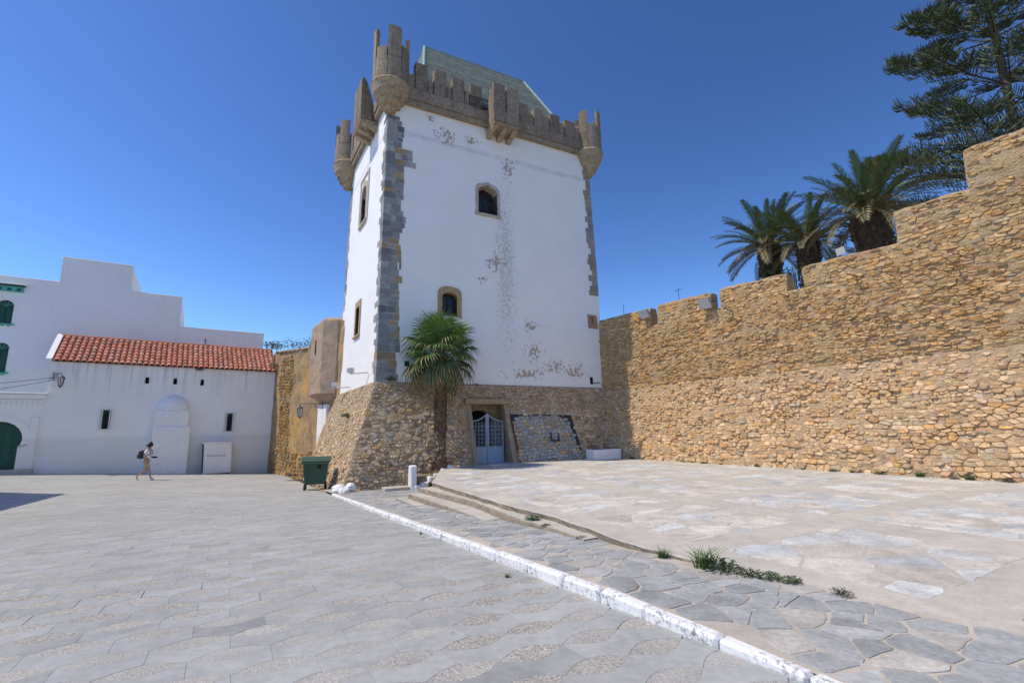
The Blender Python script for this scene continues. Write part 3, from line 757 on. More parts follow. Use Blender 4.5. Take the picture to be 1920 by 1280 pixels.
# quoins: every block of the corner
def quoincol(tan=.12):
    if rnd.random() < tan: k = rnd.uniform(.85, 1.1); return tuple(c*k for c in (.42, .30, .17))
    k = rnd.uniform(.72, 1.2); r = rnd.random(); c = (.31, .305, .30) if r < .6 else (.38, .37, .36) if r < .85 else (.22, .22, .225)
    return tuple(x*k for x in c)
z = Z0+.02; row = 0
while z < 15.35:
    hh = rnd.uniform(.22, .33); z2 = min(z+hh, 15.5); k = (z-Z0)/12; e = .78+.28*noise.noise(V(z*1.1, 0, 0))
    if 12.9 < z < 13.9: e += .45
    if z > 14.4: e *= max(.45, 1-(z-14.4)*.4)
    wl_ = .26+.16*(row % 2)+rnd.uniform(-.06, .08); wf_ = rnd.uniform(.25, .5)
    c = quoincol(.05); mb = MB(); pr = .014+rnd.uniform(0, .008)
    # corner block seen on both faces
    a = [tf(wf_, z+.008, pr), tf(0, z+.008, pr)+TLN*pr, tl(wl_, z+.008, pr), tl(wl_, z+.008, -.1), tf(.3, z+.008, -.2), tf(wf_, z+.008, -.1)]
    b_ = [tf(wf_, z2-.004, pr), tf(0, z2-.004, pr)+TLN*pr, tl(wl_, z2-.004, pr), tl(wl_, z2-.004, -.1), tf(.3, z2-.004, -.2), tf(wf_, z2-.004, -.1)]
    mb.add(a+b_, [(0, 1, 2, 3, 4, 5), (6, 11, 10, 9, 8, 7)]+[(i, 6+i, 6+(i+1) % 6, (i+1) % 6) for i in range(6)], c); mb.build('quoin', M['quoin'], tower)
    x = wf_
    while x < e:
        w = rnd.uniform(.22, .45); x2 = x+w if x+w < e+.12 else e+rnd.uniform(-.03, .1)
        if x2-x > .08:
            pr = .01+rnd.uniform(0, .01); mb = MB(); box(mb, FF, x+.006, x2, -.1, pr, z+.008, z2-.004, .008, quoincol(.5 if x2 > e-.05 and z < 9.5 else .1), .004); mb.build('quoin', M['quoin'], tower)
        x = x2
    if rnd.random() < .65:
        mb = MB(); box(mb, FL, wl_+.006, wl_+rnd.uniform(.15, .4), -.1, .012, z+.008, z2-.004, .008, quoincol(.05), .004); mb.build('quoin', M['quoin'], tower)
    z = z2; row += 1
mb = MB(); box(mb, FF, 1.12, 1.34, -.1, .022, 4.12, 4.34, .01, (.02, .06, .05)); mb.build('quoin', M['quoin'], tower)
z = 8.25
while z < 15.2:
    hh = rnd.uniform(.24, .34); w = rnd.uniform(.28, .62); mb = MB(); pr = .012+rnd.uniform(0, .01); kq = rnd.uniform(.85, 1.1)
    box(mb, FF, TW-w, TW+pr, -.5, pr, z+.008, z+hh, .01, tuple(x*kq for x in ((.36, .31, .25) if rnd.random() < .7 else (.30, .30, .29))), .005); mb.build('quoin', M['quoin'], tower); z += hh
z = 8.0
while z < 15.2:                                     # far left corner, seen edge on
    hh = rnd.uniform(.26, .36); mb = MB(); box(mb, FL, TD-rnd.uniform(.25, .6), TD+.014, -.5, .016, z+.008, z+hh, .01, quoincol(.1), .004); mb.build('quoin', M['quoin'], tower); z += hh
# ---- battlements on top
par = MB(); PZ = 16.2; OFF = .27
def ringbox(mb, off, z0, z1, th, ch=.0, col=(.3, .24, .18)):
    """parapet ring round the tower head"""
    k = TAP; c = [TC+TU*k+TV*k, TC+TU*(TW-k)+TV*k, TC+TU*(TW-k)+TV*(TD-k), TC+TU*k+TV*(TD-k)]
    dirs = [(-1, -1), (1, -1), (1, 1), (-1, 1)]
    o = [c[i]+TU*dirs[i][0]*off+TV*dirs[i][1]*off for i in range(4)]; q = [c[i]+TU*dirs[i][0]*(off-th)+TV*dirs[i][1]*(off-th) for i in range(4)]
    vs = [p+V(0, 0, z0) for p in o]+[p+V(0, 0, z1) for p in o]+[p+V(0, 0, z0) for p in q]+[p+V(0, 0, z1) for p in q]
    fs = []
    for i in range(4):
        j = (i+1) % 4; fs += [(i, j, 4+j, 4+i), (8+i, 12+i, 12+j, 8+j), (4+i, 4+j, 12+j, 12+i), (i, 8+i, 8+j, j)]
    mb.add(vs, fs, col)
PC = (.295, .235, .175)
ringbox(par, OFF-.05, PZ, PZ+.22, .5, col=(.34, .27, .19)); ringbox(par, OFF, PZ+.23, 17.0, .42, col=PC)
parapet = par.build('parapet', M['parapet'], tower)
deck = MB(); deck.add([tf(0, Z1, 0), tf(TW, Z1, 0), tbk(TW, Z1), tbk(0, Z1)], [(0, 1, 2, 3)]); deck.build('deck', M['concrete'], tower)
PF = Surf(lambda x, zz, y: TC + TU*x + TV*TAP + TFN*y + V(0, 0, zz)); PL = Surf(lambda x, zz, y: TC + TV*x + TU*TAP + TLN*y + V(0, 0, zz))
PR = Surf(lambda x, zz, y: TC + TU*(TW-TAP) + TV*x + TU*y + V(0, 0, zz)); PBK = Surf(lambda x, zz, y: TC + TU*x + TV*(TD-TAP) + TV*y + V(0, 0, zz))
def pcol(): k = rnd.uniform(.78, 1.15); return tuple(c*k for c in PC)
def merl(fr, x0, x1, z1, z0=17.01, th=.40, y=OFF-.004): mb = MB(); box(mb, fr, x0, x1, y-th, y, z0, z1, .02, pcol(), .012); mb.build('merlon', M['parapet'], parapet)
gaps = []
ml = [(1.36, 1.94, 18.42), (2.27, 2.86, 18.40), (3.18, 3.78, 18.28), (4.10, 4.70, 18.24), (6.77, 7.32, 18.12), (7.68, 8.23, 18.05), (8.66, 9.27, 18.02), (9.60, 10.26, 17.95)]
for x0, x1, t in ml: merl(PF, x0, x1, t)
for x0, x1 in ((.95, 1.34), (1.97, 2.24), (2.89, 3.15), (3.81, 4.07), (6.42, 6.74), (7.35, 7.65), (8.26, 8.63), (9.30, 9.57), (10.29, 10.62)): merl(PF, x0, x1, 17.72+rnd.uniform(-.08, .08), th=.32, y=OFF-.05)
for q in (PL, PR):
    for k in range(7):
        x = .95+.92*k
        if q is PL and 1.6 < x+.3 < 3.7: continue
        merl(q, x, x+.57, 18.2+rnd.uniform(-.08, .08)); merl(q, x+.6, x+.89, 17.7, th=.32, y=OFF-.05)
for k in range(10): merl(PBK, 1.0+.95*k, 1.6+.95*k, 18.15)
# panel joints of the parapet: raised blocks course
for x0 in [0.9+.57*k for k in range(18)]:
    if 4.85 < x0+.28 < 6.5: continue
    mb = MB(); box(mb, PF, x0+.012, x0+.558, OFF-.2, OFF+.02, PZ+.235, 16.99, .014, pcol(), .003); mb.build('parapet_block', M['parapet'], parapet)
for k in range(12):
    mb = MB(); x0 = .85+.55*k
    if 1.75 < x0+.27 < 3.5 or x0 > 6.9: continue
    box(mb, PL, x0+.008, x0+.542, OFF-.2, OFF+.012, PZ+.235, 16.99, .012, pcol(), .003); mb.build('parapet_block', M['parapet'], parapet)
rl = MB()
for k in range(5): tube(rl, [PF(4.74+.09*k, OFF+.03, 17.0), PF(4.74+.09*k, OFF+.03, 17.62)], .014, 5)
for zz in (17.1, 17.5): tube(rl, [PF(4.1, OFF+.05, zz), PF(5.15, OFF+.05, zz)], .016, 5)
for k in range(7): tube(rl, [PF(4.1+.11*k, OFF+.05, 16.9), PF(4.1+.11*k, OFF+.05, 17.55)], .012, 5)
rl.build('railing', M['iron'], parapet)
def machicolation(fr, x0, x1, out_, zt, ztop):
    m = MB(); box(m, fr, x0, x1, .05, out_-.02, zt-.16, zt, .03, (.36, .27, .18)); bx = m.build('machicolation', M['parapet'], tower)
    w = (x1-x0-.1)/2
    for k in range(2):
        q = MB(); a = x0+k*(w+.1); box(q, fr, a, a+w, out_-.22, out_, zt+.01, ztop, .02, pcol(), .01); q.build('front_panel', M['parapet'], bx)
    q = MB(); box(q, fr, x0+.02, x1-.02, out_-.21, out_-.02, zt+.01, zt+.62, .0, pcol()); q.build('front_panel', M['parapet'], bx)
    for a in (x0, x1-.2):
        q = MB(); prism(q, Fr(fr(0, 0, 0), fr(0, 1, 0)-fr(0, 0, 0), fr(1, 0, 0)-fr(0, 0, 0)), [(OFF+.02, zt+.01), (out_-.225, zt+.01), (out_-.225, ztop-.12), (OFF+.3, ztop-.25), (OFF+.02, zt+1.0)], a, a+.2, pcol()); q.build('side_panel', M['parapet'], bx)
    for k in range(3):
        c = lerp(x0+.14, x1-.14, k/2); q = MB()
        prism(q, Fr(fr(0, 0, 0), fr(0, 1, 0)-fr(0, 0, 0), fr(1, 0, 0)-fr(0, 0, 0)), [(-.05, zt-.165), (out_-.1, zt-.165), (out_-.14, zt-.24), (.62, zt-.27), (.52, zt-.34), (.3, zt-.36), (.2, zt-.44), (-.05, zt-.47)], c-.11, c+.11, (.42, .33, .22)); q.build('corbel', M['parapet'], bx)
machicolation(PF, 5.0, 6.36, 1.0, 16.08, 18.12)
machicolation(PL, 1.95, 3.45, .86, 16.15, 18.3)
def bartizan(c, r, zrim, ztip, zlow, ztop, stepped, a_start):
    prof = [(r*.93, zrim), (r*1.0, zrim-.05), (r*1.04, zrim-.14), (r*1.0, zrim-.22)]
    H_ = zrim-.22-ztip
    if stepped:
        for k, (f, g_) in enumerate(((.93, .18), (.90, .30), (.80, .34), (.74, .52), (.62, .56), (.55, .74), (.36, .78), (.28, .97))): prof.append((r*f, zrim-.22-H_*g_))
        prof.append((.02, ztip))
    else: prof += [(r*.86, zrim-.22-H_*.25), (r*.55, zrim-.22-H_*.6), (r*.12, ztip+.03), (.02, ztip)]
    b_ = lathe(MB(), (c.x, c.y, 0), prof, 28, col=(.40, .31, .20), jit=.004).build('bartizan', M['parapet'], tower, smooth=False)
    n = 8
    for k in range(n):                              # drum panels and their merlons
        a0 = a_start+2*math.pi*k/n; a1 = a0+2*math.pi/n; tall = k % 2 == 0
        q = MB(); cc = pcol()
        def seg(a0, a1, z0, z1, ro, ri):
            m = 5; vs = []
            for zz in (z0, z1):
                for rr in (ro, ri):
                    for i in range(m+1): g = lerp(a0, a1, i/m); vs.append(V(c.x+rr*math.cos(g), c.y+rr*math.sin(g), zz+rnd.uniform(-.012, .012)*(zz > z0)))
            s = m+1; fs = []
            for i in range(m): fs += [(i, i+1, 2*s+i+1, 2*s+i), (s+i, 3*s+i, 3*s+i+1, s+i+1), (2*s+i, 2*s+i+1, 3*s+i+1, 3*s+i)]
            fs += [(0, 2*s, 3*s, s), (m, s+m, 3*s+m, 2*s+m)]
            q.add(vs, fs, cc)
        zm = zrim+(zlow-zrim)*.62
        seg(a0+.014, a1-.014, zrim+.002, zm-.012, r*.95, r*.72)
        if tall: seg(a0+.012, a1-.012, zm+.008, ztop+rnd.uniform(-.1, .1), r*.955, r*.74)
        else: seg(a0+.07, a1-.07, zm+.008, zlow+rnd.uniform(-.2, .1), r*.93, r*.76)
        q.build('drum_panel', M['parapet'], b_)
bartizan(TC+TU*.26+TV*.12, .84, 16.85, 15.5, 18.45, 19.3, True, R(-87))
bartizan(TC+TU*(TW-.18)+TV*.12, .74, 16.45, 14.95, 17.9, 18.65, False, -2.5)
bartizan(TC+TU*.0+TV*(TD-.1), .80, 16.75, 15.2, 18.3, 19.1, True, -2.0)
bartizan(TC+TU*(TW-.18)+TV*(TD-.15), .74, 16.45, 14.95, 17.9, 18.65, False, 0)
# green tiled roof
rf = MB(); E0, E1, F0, F1, RZ0, RZ1 = 2.0, 10.1, .75, TD-.75, 17.95, 22.85
P3 = lambda x, y, zz: TC+TU*x+TV*y+V(0, 0, zz)
rid = [P3(3.1, 3.85, RZ1), P3(9.5, 3.85, RZ1)]; ev = [P3(E0, F0, RZ0), P3(E1, F0, RZ0), P3(E1, F1, RZ0), P3(E0, F1, RZ0)]
rf.add(ev+rid+[p-V(0, 0, .15) for p in ev], [(0, 1, 5, 4), (1, 2, 5), (2, 3, 4, 5), (3, 0, 4), (0, 6, 7, 1), (1, 7, 8, 2), (2, 8, 9, 3), (3, 9, 6, 0)], (.20, .225, .205))
roof = rf.build('roof', M['greentile'], tower)
tl_ = MB()
def roofface(a, b_, c, d, n):                       # rolls of tiles from eave a-b up to ridge d-c
    nrm = (b_-a).cross(d-a).normalized()
    for k in range(n+1):
        t = k/n; p, q = a.lerp(b_, t), d.lerp(c, t)
        if (q-p).length < .2: continue
        kk = rnd.uniform(.8, 1.2); tube(tl_, [p+nrm*.01, q+nrm*.01], .055, 5, (.27*kk, .34*kk, .31*kk), cap=False)
for f_ in ((ev[0], ev[1], rid[1], rid[0]), (ev[1], ev[2], rid[1], rid[1]), (ev[3], ev[0], rid[0], rid[0])):   # courses of tiles parallel to the ridge
    nrm = (f_[1]-f_[0]).cross(f_[3]-f_[0]).normalized()
    for k in range(30):
        t_ = (k+.3)/30; a_, b_ = f_[0].lerp(f_[3], t_), f_[1].lerp(f_[2], t_); kk = rnd.uniform(.75, 1.2); tube(tl_, [a_+nrm*.0, b_+nrm*.0], .06, 5, (.235*kk, .27*kk, .245*kk), cap=False)
tl_.build('tile_rolls', M['greentile'], roof, kind='stuff')
rd_ = MB()
for a, b_ in ((rid[0], rid[1]), (ev[0], rid[0]), (ev[1], rid[1]), (ev[3], rid[0]), (ev[2], rid[1])): tube(rd_, [a+V(0, 0, .05), b_+V(0, 0, .05)], .09, 6, (.29, .38, .34))
rd_.build('ridge_tiles', M['greentile'], roof)
# ---- battered foot of rubble
FS, LOWZ = .32, -1.0
def bo(z): return .04+(Z0-z)*FS
def bf(x, z, h=0.0):                                # front batter: x measured along the wall above, stretched to the corner below
    o = bo(z); xx = x if x > 0 else x*o
    return TC + TU*xx + TFN*(o+h*.96) + V(0, 0, z+h*.28)
def bl(x, z, h=0.0):
    if x <= -.999 and h == 0: return bf(-1, z)
    o = bo(z); xx = x if x > 0 else x*o
    return TC + TV*xx + TLN*(o+h*.96) + V(0, 0, z+h*.28)
GX0, GX1, GZ = 3.78, 5.62, 2.60
base = MB(); rr = lambda p: rough(p, .035, 2.2)
def bface(fm, xmax, holes):
    xs = sorted(set([-1, -.6, -.2]+[i*.35 for i in range(int(xmax/.35)+1)]+[xmax]+[h[0] for h in holes]+[h[1] for h in holes])); zsx = sorted(set([lerp(LOWZ, Z0, k/16) for k in range(17)]+[h[3] for h in holes]))
    vs = [(rr(fm(x, z)) if z < Z0-.01 and x > -1 and not any(abs(x-e) < .01 for h in holes for e in h[:2]) else fm(x, z)) for z in zsx for x in xs]; n = len(xs)
    base.add(vs, [(j*n+i, j*n+i+1, (j+1)*n+i+1, (j+1)*n+i) for j in range(len(zsx)-1) for i in range(n-1) if not any(h[0] <= xs[i] < h[1]-.01 and zsx[j] < h[3]-.01 for h in holes)])
bface(bf, TW+.3, [(GX0, GX1, -2, GZ)]); bface(bl, TD+.5, [])
# ledge where the whitewash begins
base.add([bf(-1, Z0), bf(TW+.3, Z0), TC+TU*(TW+.3)+TV*.4+V(0, 0, Z0+.02), TC+TU*.3+TV*.4+V(0, 0, Z0+.02), bl(TD+.5, Z0), TC+TV*(TD+.5)+TU*.4+V(0, 0, Z0+.02)], [(0, 1, 2, 3), (0, 3, 5, 4)])
# inner faces of the gateway
gi = .55
def gp(x, y, z): return TC+TU*x+TFN*y+V(0, 0, z)
foot = MB()
for x in (GX0, GX1): foot.add([gp(x, -gi, -.2), gp(x, bo(-.2), -.2), gp(x, bo(GZ), GZ), gp(x, -gi, GZ)], [(0, 1, 2, 3)])
foot.add([gp(GX0, bo(GZ), GZ), gp(GX1, bo(GZ), GZ), gp(GX1, -gi, GZ), gp(GX0, -gi, GZ)], [(0, 1, 2, 3)])
tbase = base.build('battered_base', M['mortar_base'], tower)
foot.build('gateway_reveal', M['mortar_base'], tbase)
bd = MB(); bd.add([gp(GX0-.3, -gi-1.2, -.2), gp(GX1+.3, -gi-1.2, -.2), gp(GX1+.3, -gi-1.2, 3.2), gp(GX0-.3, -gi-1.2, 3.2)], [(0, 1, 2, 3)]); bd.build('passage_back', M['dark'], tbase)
dw = MB(); ox = arch(GX0-.15, GX1+.15, -.2, 2.9, 2.95, 10); ix = arch(GX0+.22, GX1-.22, -.2, 1.75, 2.35, 10)
ringframe(dw, Surf(lambda x, z, y: gp(x, y, z)), ox, ix, -gi-.35, -gi+.02, (.3, .2, .12), closed=False).build('inner_arch', M['mortar_base'], tbase)
pl_ = MB(); box(pl_, Surf(lambda x, z, y: gp(x, y, z)), GX0-.12, GX1+.22, bo(GZ)-.5, bo(GZ)+.14, GZ-.02, GZ+.2, .03, (.42, .31, .2), .01); pl_.build('lintel', M['tan_trim'], tbase)
for x, sx in ((GX0-.03, -1), (GX1-.12, 1)):
    mb = MB(); a = [gp(x, bo(.0)+.05, .0), gp(x+.18, bo(.0)+.05, .0), gp(x+.18, bo(GZ)+.03, GZ-.03), gp(x, bo(GZ)+.03, GZ-.03)]; b_ = [p-TFN*.3 for p in a]
    mb.add(a+b_, [(0, 1, 2, 3), (0, 4, 5, 1), (1, 5, 6, 2), (3, 2, 6, 7), (0, 3, 7, 4)], (.40, .31, .21)); mb.build('jamb', M['tan_trim'], tbase)
# stones of the foot
pcs = []
PX0, PX1, PZ1 = 5.95, 9.0, 2.08                      # the walled-up panel right of the gate
def hole_clip(poly):
    c = cen(poly)
    if max(p[0] for p in poly) > GX0-.16 and min(p[0] for p in poly) < GX1+.14 and min(p[1] for p in poly) < GZ+.22:
        if GX0-.16 < c[0] < GX1+.14 and c[1] < GZ+.22: return []
        if c[0] <= GX0-.16: return clip(poly, 1, 0, GX0-.17)
        if c[0] >= GX1+.14: return clip(poly, -1, 0, -(GX1+.15))
        return clip(poly, 0, -1, -(GZ+.23))
    return poly
def base_rows(y): return (rnd.choice((.08, .10, .12, .15, .18)), rnd.uniform(.18, .27)) if y < 2.3 else (rnd.uniform(.06, .10), .2)
def xmap(x, o): return x if x > 0 else x/max(.05, o)
for side, fm, xm in ((0, bf, TW+.1), (1, bl, TD+.4)):
    for poly in voronoi(sizes(-1.3, xm, -.95, Z0-.05, base_rows), 2.2, .42):
        c = cen(poly); o = bo(c[1])
        if c[0] < -o+.02 or c[1] < -.85: continue
        poly = cliprect(poly, -o+.005, xm, -.95, Z0-.05)
        if side == 0 and poly: poly = hole_clip(poly)
        if not poly or abs(area(poly)) < .003: continue
        if rnd.random() < (.10 if side == 0 else .4): continue
        q = lambda x, y, h, fm=fm: fm(xmap(x, bo(y)), y, h)
        r = rubble(poly, q, rnd.uniform(.002, .014), rnd.choice((.015, .03, .045, .06, .085))*(1.25 if c[1] < .6 else .75)*(1 if side == 0 else .6))
        if not r: continue
        col = stone_colour(.06, .98)
        if side == 0 and PX0 < c[0] < PX1 and c[1] < PZ1 and rnd.random() < .8:
            k = rnd.uniform(.85, 1.1); col = (.40*k, .41*k, .405*k) if rnd.random() < .75 else (.47*k, .43*k, .37*k)
        if side == 0 and c[0] > PX1+.1 and c[1] < 2.2 and rnd.random() < .2: col = (.36, .24, .13)
        pcs.append((*r, col))
emit(pcs, tbase, 'stone', M['stone'], 'stone_facing')
# dark outline of the walled-up panel
dk = MB(); S_ = Surf(lambda x, z, y: bf(x, z, y))
ringframe(dk, S_, [(5.82, .1), (5.72, PZ1+.04), (6.1, PZ1+.04), (8.4, PZ1+.01), (8.9, PZ1), (9.10, .3)], [(5.86, .1), (5.80, PZ1-.36), (6.15, PZ1-.02), (8.3, PZ1-.04), (8.72, PZ1-.42), (9.03, .3)], -.02, .05, (.05, .05, .055), closed=False).build('dark_outline', M['quoin'], tbase)
for seg_ in ([(7.55, 1.30), (7.62, 1.30), (7.62, .95), (7.55, .95)], [(7.55, .97), (8.0, .97), (8.0, .91), (7.55, .91)], [(7.94, 1.25), (8.0, 1.25), (8.0, .95), (7.94, .95)]):
    prism(MB(), S_, seg_, .05, .088, (.07, .07, .075)).build('painted_mark', M['quoin'], tbase)
# wrought-iron gate, two leaves with a swooping top
gate = MB(); GY = .2
GF = Surf(lambda x, z, y: gp(x, y, z)); gx0, gx1 = 3.97, 5.53; gm = (gx0+gx1)/2
gt = thing('gate_pair', 'pale blue-grey iron double gate with scrollwork in the tower foot', 'gate', gp(gm, GY, .1))
def gtop(x): t = abs(x-gm)/(gx1-gm); return 1.86+.30*(1-t)**2-.02*math.sin(math.pi*t)
for a, b_ in ((gx0, gm-.008), (gm+.008, gx1)):
    m = MB(); box(m, GF, a, a+.055, GY-.03, GY+.03, .06, gtop(a)-.02, .006); box(m, GF, b_-.055, b_, GY-.03, GY+.03, .06, gtop(b_)-.02, .006)
    box(m, GF, a+.056, b_-.056, GY-.012, GY+.012, .08, .72); box(m, GF, a+.056, b_-.056, GY-.024, GY+.024, .72, .77); box(m, GF, a+.056, b_-.056, GY-.024, GY+.024, .05, .09)
    tube(m, [GF(lerp(a, b_, k/8), GY, gtop(lerp(a, b_, k/8))) for k in range(9)], .028, 6)
    leaf = m.build('gate_leaf', M['gate'], gt)
    s = MB()
    for i in range(5):
        cx = lerp(a+.08, b_-.08, i/4); tube(s, [GF(cx, GY, .77), GF(cx, GY, gtop(cx))], .008, 4)
    for j in range(6):
        for i in range(4):
            cx = lerp(a+.1, b_-.1, (i+.5)/4); cz = .87+.17*j; r_ = .058
            tube(s, [GF(cx+r_*math.cos(2*math.pi*k/10), GY+.006, cz+1.25*r_*math.sin(2*math.pi*k/10)) for k in range(11)], .0065, 4, cap=False)
        tube(s, [GF(a+.06, GY, .785+.17*j), GF(b_-.06, GY, .785+.17*j)], .006, 4)
    s.build('scrollwork', M['gate'], leaf)
tube(MB(), [GF(gm, GY, gtop(gm)), GF(gm, GY, gtop(gm)+.16)], [.02, .004], 6).build('finial', M['gate'], gt)
# ------------------------------------------------------------------ white house with red roof
house = thing('tiled_house', 'low whitewashed house with red clay tile roof and domed niche', 'house', HL+HD*5.6+V(0, 0, -.8))
HFm = Surf(lambda x, z, y: HL + HD*x + HN*y + V(0, 0, z))          # x along the front, y out, z up
HLEN, EAV = 11.3, 5.66
hol = [(4.21, 4.43, 4.60, 5.05), (5.60, 5.82, 4.60, 5.04), (7.01, 7.23, 4.58, 5.03), (2.42, 2.84, 1.94, 3.0), (8.58, 9.02, 1.72, 2.84)]
mb = MB(); wob = lambda x, z: HFm(x, .035*noise.noise(V(x*.5, z*.5, 2))-.03*max(0, (1.5-z)/2.5)*-1, z)
holed(mb, wob, 0, HLEN, -2.2, EAV, hol, 26, 18)
box(mb, HFm, 0.01, HLEN-.01, -6, -.45, -2.2, EAV-.06)
mb.add([HFm(0, 0, -2.2), HFm(0, -.5, -2.2), HFm(0, -.5, EAV), HFm(0, 0, EAV), HFm(HLEN, 0, -2.2), HFm(HLEN, -.5, -2.2), HFm(HLEN, -.5, EAV), HFm(HLEN, 0, EAV)], [(0, 1, 2, 3), (4, 5, 6, 7)])
mb.build('wall', M['house'], house)
for h in hol[:3]:
    w = niche(MB(), HFm, *h, .03, -.4).build('slit_window', M['dark'], house)
    ringframe(MB(), HFm, [(h[0]-.03, h[2]), (h[0]-.03, h[3]+.02), (h[1]+.03, h[3]+.02), (h[1]+.03, h[2])], [(h[0]+.012, h[2]), (h[0]+.02, h[3]-.07), (h[1]-.02, h[3]-.07), (h[1]-.012, h[2])], -.2, .03, closed=False).build('surround', M['house'], w)
for h in hol[3:]:
    w = niche(MB(), HFm, *h, .03, -.35).build('window', M['dark'], house)
    sh = MB(); c = (h[0]+h[1])/2
    for a, b_ in ((h[0]+.015, c-.006), (c+.006, h[1]-.015)):
        box(sh, HFm, a, b_, -.16, -.12, h[2]+.02, h[3]-.02, .008)
        for k in range(3): box(sh, HFm, a+.035, b_-.035, -.12, -.108, lerp(h[2], h[3], .08+.3*k), lerp(h[2], h[3], .30+.3*k), .006)
    sh.build('shutter', M['green'], w)
    ar = MB(); prism(ar, HFm, arch(c-.10, c+.10, h[2]+.08, h[3]-.28, h[3]-.15, 8), -.107, -.10); ar.build('arched_pane', M['dark'], w)
    gr = MB(); X0, X1, ZA, ZB = h[0]-.07, h[1]+.07, h[2]-.07, h[3]+.07
    for x in (X0, lerp(X0, X1, .2), lerp(X0, X1, .8), X1): tube(gr, [HFm(x, .07, ZA), HFm(x, .07, ZB)], .02, 5)
    for k in range(8): z = lerp(ZA, ZB, k/7); tube(gr, [HFm(X0, .07, z), HFm(lerp(X0, X1, .2), .07, z)], .016, 4); tube(gr, [HFm(lerp(X0, X1, .8), .07, z), HFm(X1, .07, z)], .016, 4)
    for z in (ZA, ZB): tube(gr, [HFm(X0, .07, z), HFm(X1, .07, z)], .013, 5)
    for k in range(7):
        for sx in (.1, .9):
            z = lerp(ZA, ZB, (k+.5)/7); x = lerp(X0, X1, sx); tube(gr, [HFm(x+.035*math.cos(t*math.pi/4), .07, z+.05*math.sin(t*math.pi/4)) for t in range(9)], .007, 4, cap=False)
    for (x, z) in ((X0, ZA), (X1, ZA), (X0, ZB), (X1, ZB)): tube(gr, [HFm(x, .07, z), HFm(x, -.02, z)], .01, 4)
    gr.build('grille', M['whitepaint'], w)
# domed niche standing out of the wall
nb = MB(); X0, X1 = 4.83, 6.72; cx = (X0+X1)/2
box(nb, HFm, X0+.02, X1, -.1, .55, -2, 2.05, .04, jit=.01); box(nb, HFm, X0+.06, X1-.14, -.1, .46, 2.0, 3.0, .03)
n_ = nb.build('niche_body', M['whitepaint'], house)
dm = MB(); rings = []
for j in range(7):
    t = j/6; r = (1-t**2.2)**.5 if t < 1 else .02; rings.append((max(.03, r), 2.98+.95*t+(.06 if j == 6 else 0)))
m = 14; vs = []
for r, z in rings:
    for k in range(m+1): g_ = math.pi*k/m; vs.append(HFm(cx-.03-.87*r*math.cos(g_), -.05+.56*r*math.sin(g_), z))
dm.add(vs, [(j*(m+1)+k, j*(m+1)+k+1, (j+1)*(m+1)+k+1, (j+1)*(m+1)+k) for j in range(6) for k in range(m)]); dm.build('niche_dome', M['whitepaint'], house)
# roof of barrel tiles, one by one
RDY, RZ = -2.3, 7.45
rb = MB(); rb.add([HFm(-.02, .16, EAV+.02), HFm(HLEN+.05, .16, EAV+.02), HFm(HLEN+.05, RDY, RZ-.06), HFm(-.02, RDY, RZ-.06), HFm(HLEN+.05, RDY*2-.2, EAV), HFm(-.02, RDY*2-.2, EAV)], [(0, 1, 2, 3), (3, 2, 4, 5), (0, 3, 5), (1, 4, 2)], (.40, .15, .09))
roof2 = rb.build('roof', M['tile'], house)
NC, NR = 40, 8; sl_ = V(0, 0, 0); A0 = HFm(0, .2, EAV+.02); A1 = HFm(0, RDY, RZ); L_ = (A1-A0).length; ud = (A1-A0).normalized(); un = HD.cross(ud).normalized()
if un.z < 0: un = -un
pcs = []
for j in range(NR):
    for i in range(NC):
        x = .12+(HLEN-.1)*(i+.5)/NC; w = (HLEN-.1)/NC; p = A0+HD*x+ud*(L_*j/NR-.03); q = A0+HD*x+ud*(L_*(j+1)/NR+.02); vs = []
        k0 = rnd.uniform(-.01, .01); rr_ = w*.40
        for (c, r, lift) in ((p, rr_*1.08, .055), (q, rr_*.86, .02)):
            for k in range(7): g_ = math.pi*k/6; vs.append(c+HD*(k0+r*math.cos(g_))+un*(lift+r*.95*math.sin(g_)-.03))
        for k in range(7): g_ = math.pi*k/6; vs.append(p+HD*(k0+rr_*.9*math.cos(g_))+un*(.04+rr_*.75*math.sin(g_)-.03))
        fs = [(k, k+1, 7+k+1, 7+k) for k in range(6)]+[(k, 14+k, 14+k+1, k+1) for k in range(6)]
        kk = rnd.uniform(.7, 1.2); pcs.append((vs, fs, (.54*kk, .215*kk, .13*kk) if rnd.random() < .75 else (.50*kk, .27*kk, .19*kk)))
emit(pcs, roof2, 'roof_tile', M['tile'], 'roof_tile_field')
pan = MB()
for i in range(NC+1):
    x = .12+(HLEN-.1)*i/NC-.0; w = (HLEN-.1)/NC*.3; vs = []
    for c in (A0+HD*x-ud*.05, A0+HD*x+ud*(L_+.0)):
        for k in range(5): g_ = math.pi+math.pi*k/4; vs.append(c+HD*(w*math.cos(g_))+un*(.05+w*.6*math.sin(g_)))
    pan.add(vs, [(k, k+1, 6+k, 5+k) for k in range(4)], (.38, .14, .085))
pan.build('gutter_tiles', M['tile'], roof2)
mb = MB(); tube(mb, [HFm(-.05, RDY, RZ+.03), HFm(HLEN+.05, RDY, RZ+.03)], .11, 8, (.52, .22, .14)); mb.build('ridge_tiles', M['tile'], roof2)
mb = MB(); vg = [HFm(-.22, .2, EAV-.02), HFm(-.22, RDY, RZ-.02), HFm(-.22, RDY, RZ+.12), HFm(-.22, .2, EAV+.12)]; vg2 = [p+HD*.26 for p in vg]
mb.add(vg+vg2, [(0, 1, 2, 3), (4, 7, 6, 5), (0, 4, 5, 1), (1, 5, 6, 2), (2, 6, 7, 3), (3, 7, 4, 0)]); mb.build('verge', M['whitepaint'], house)
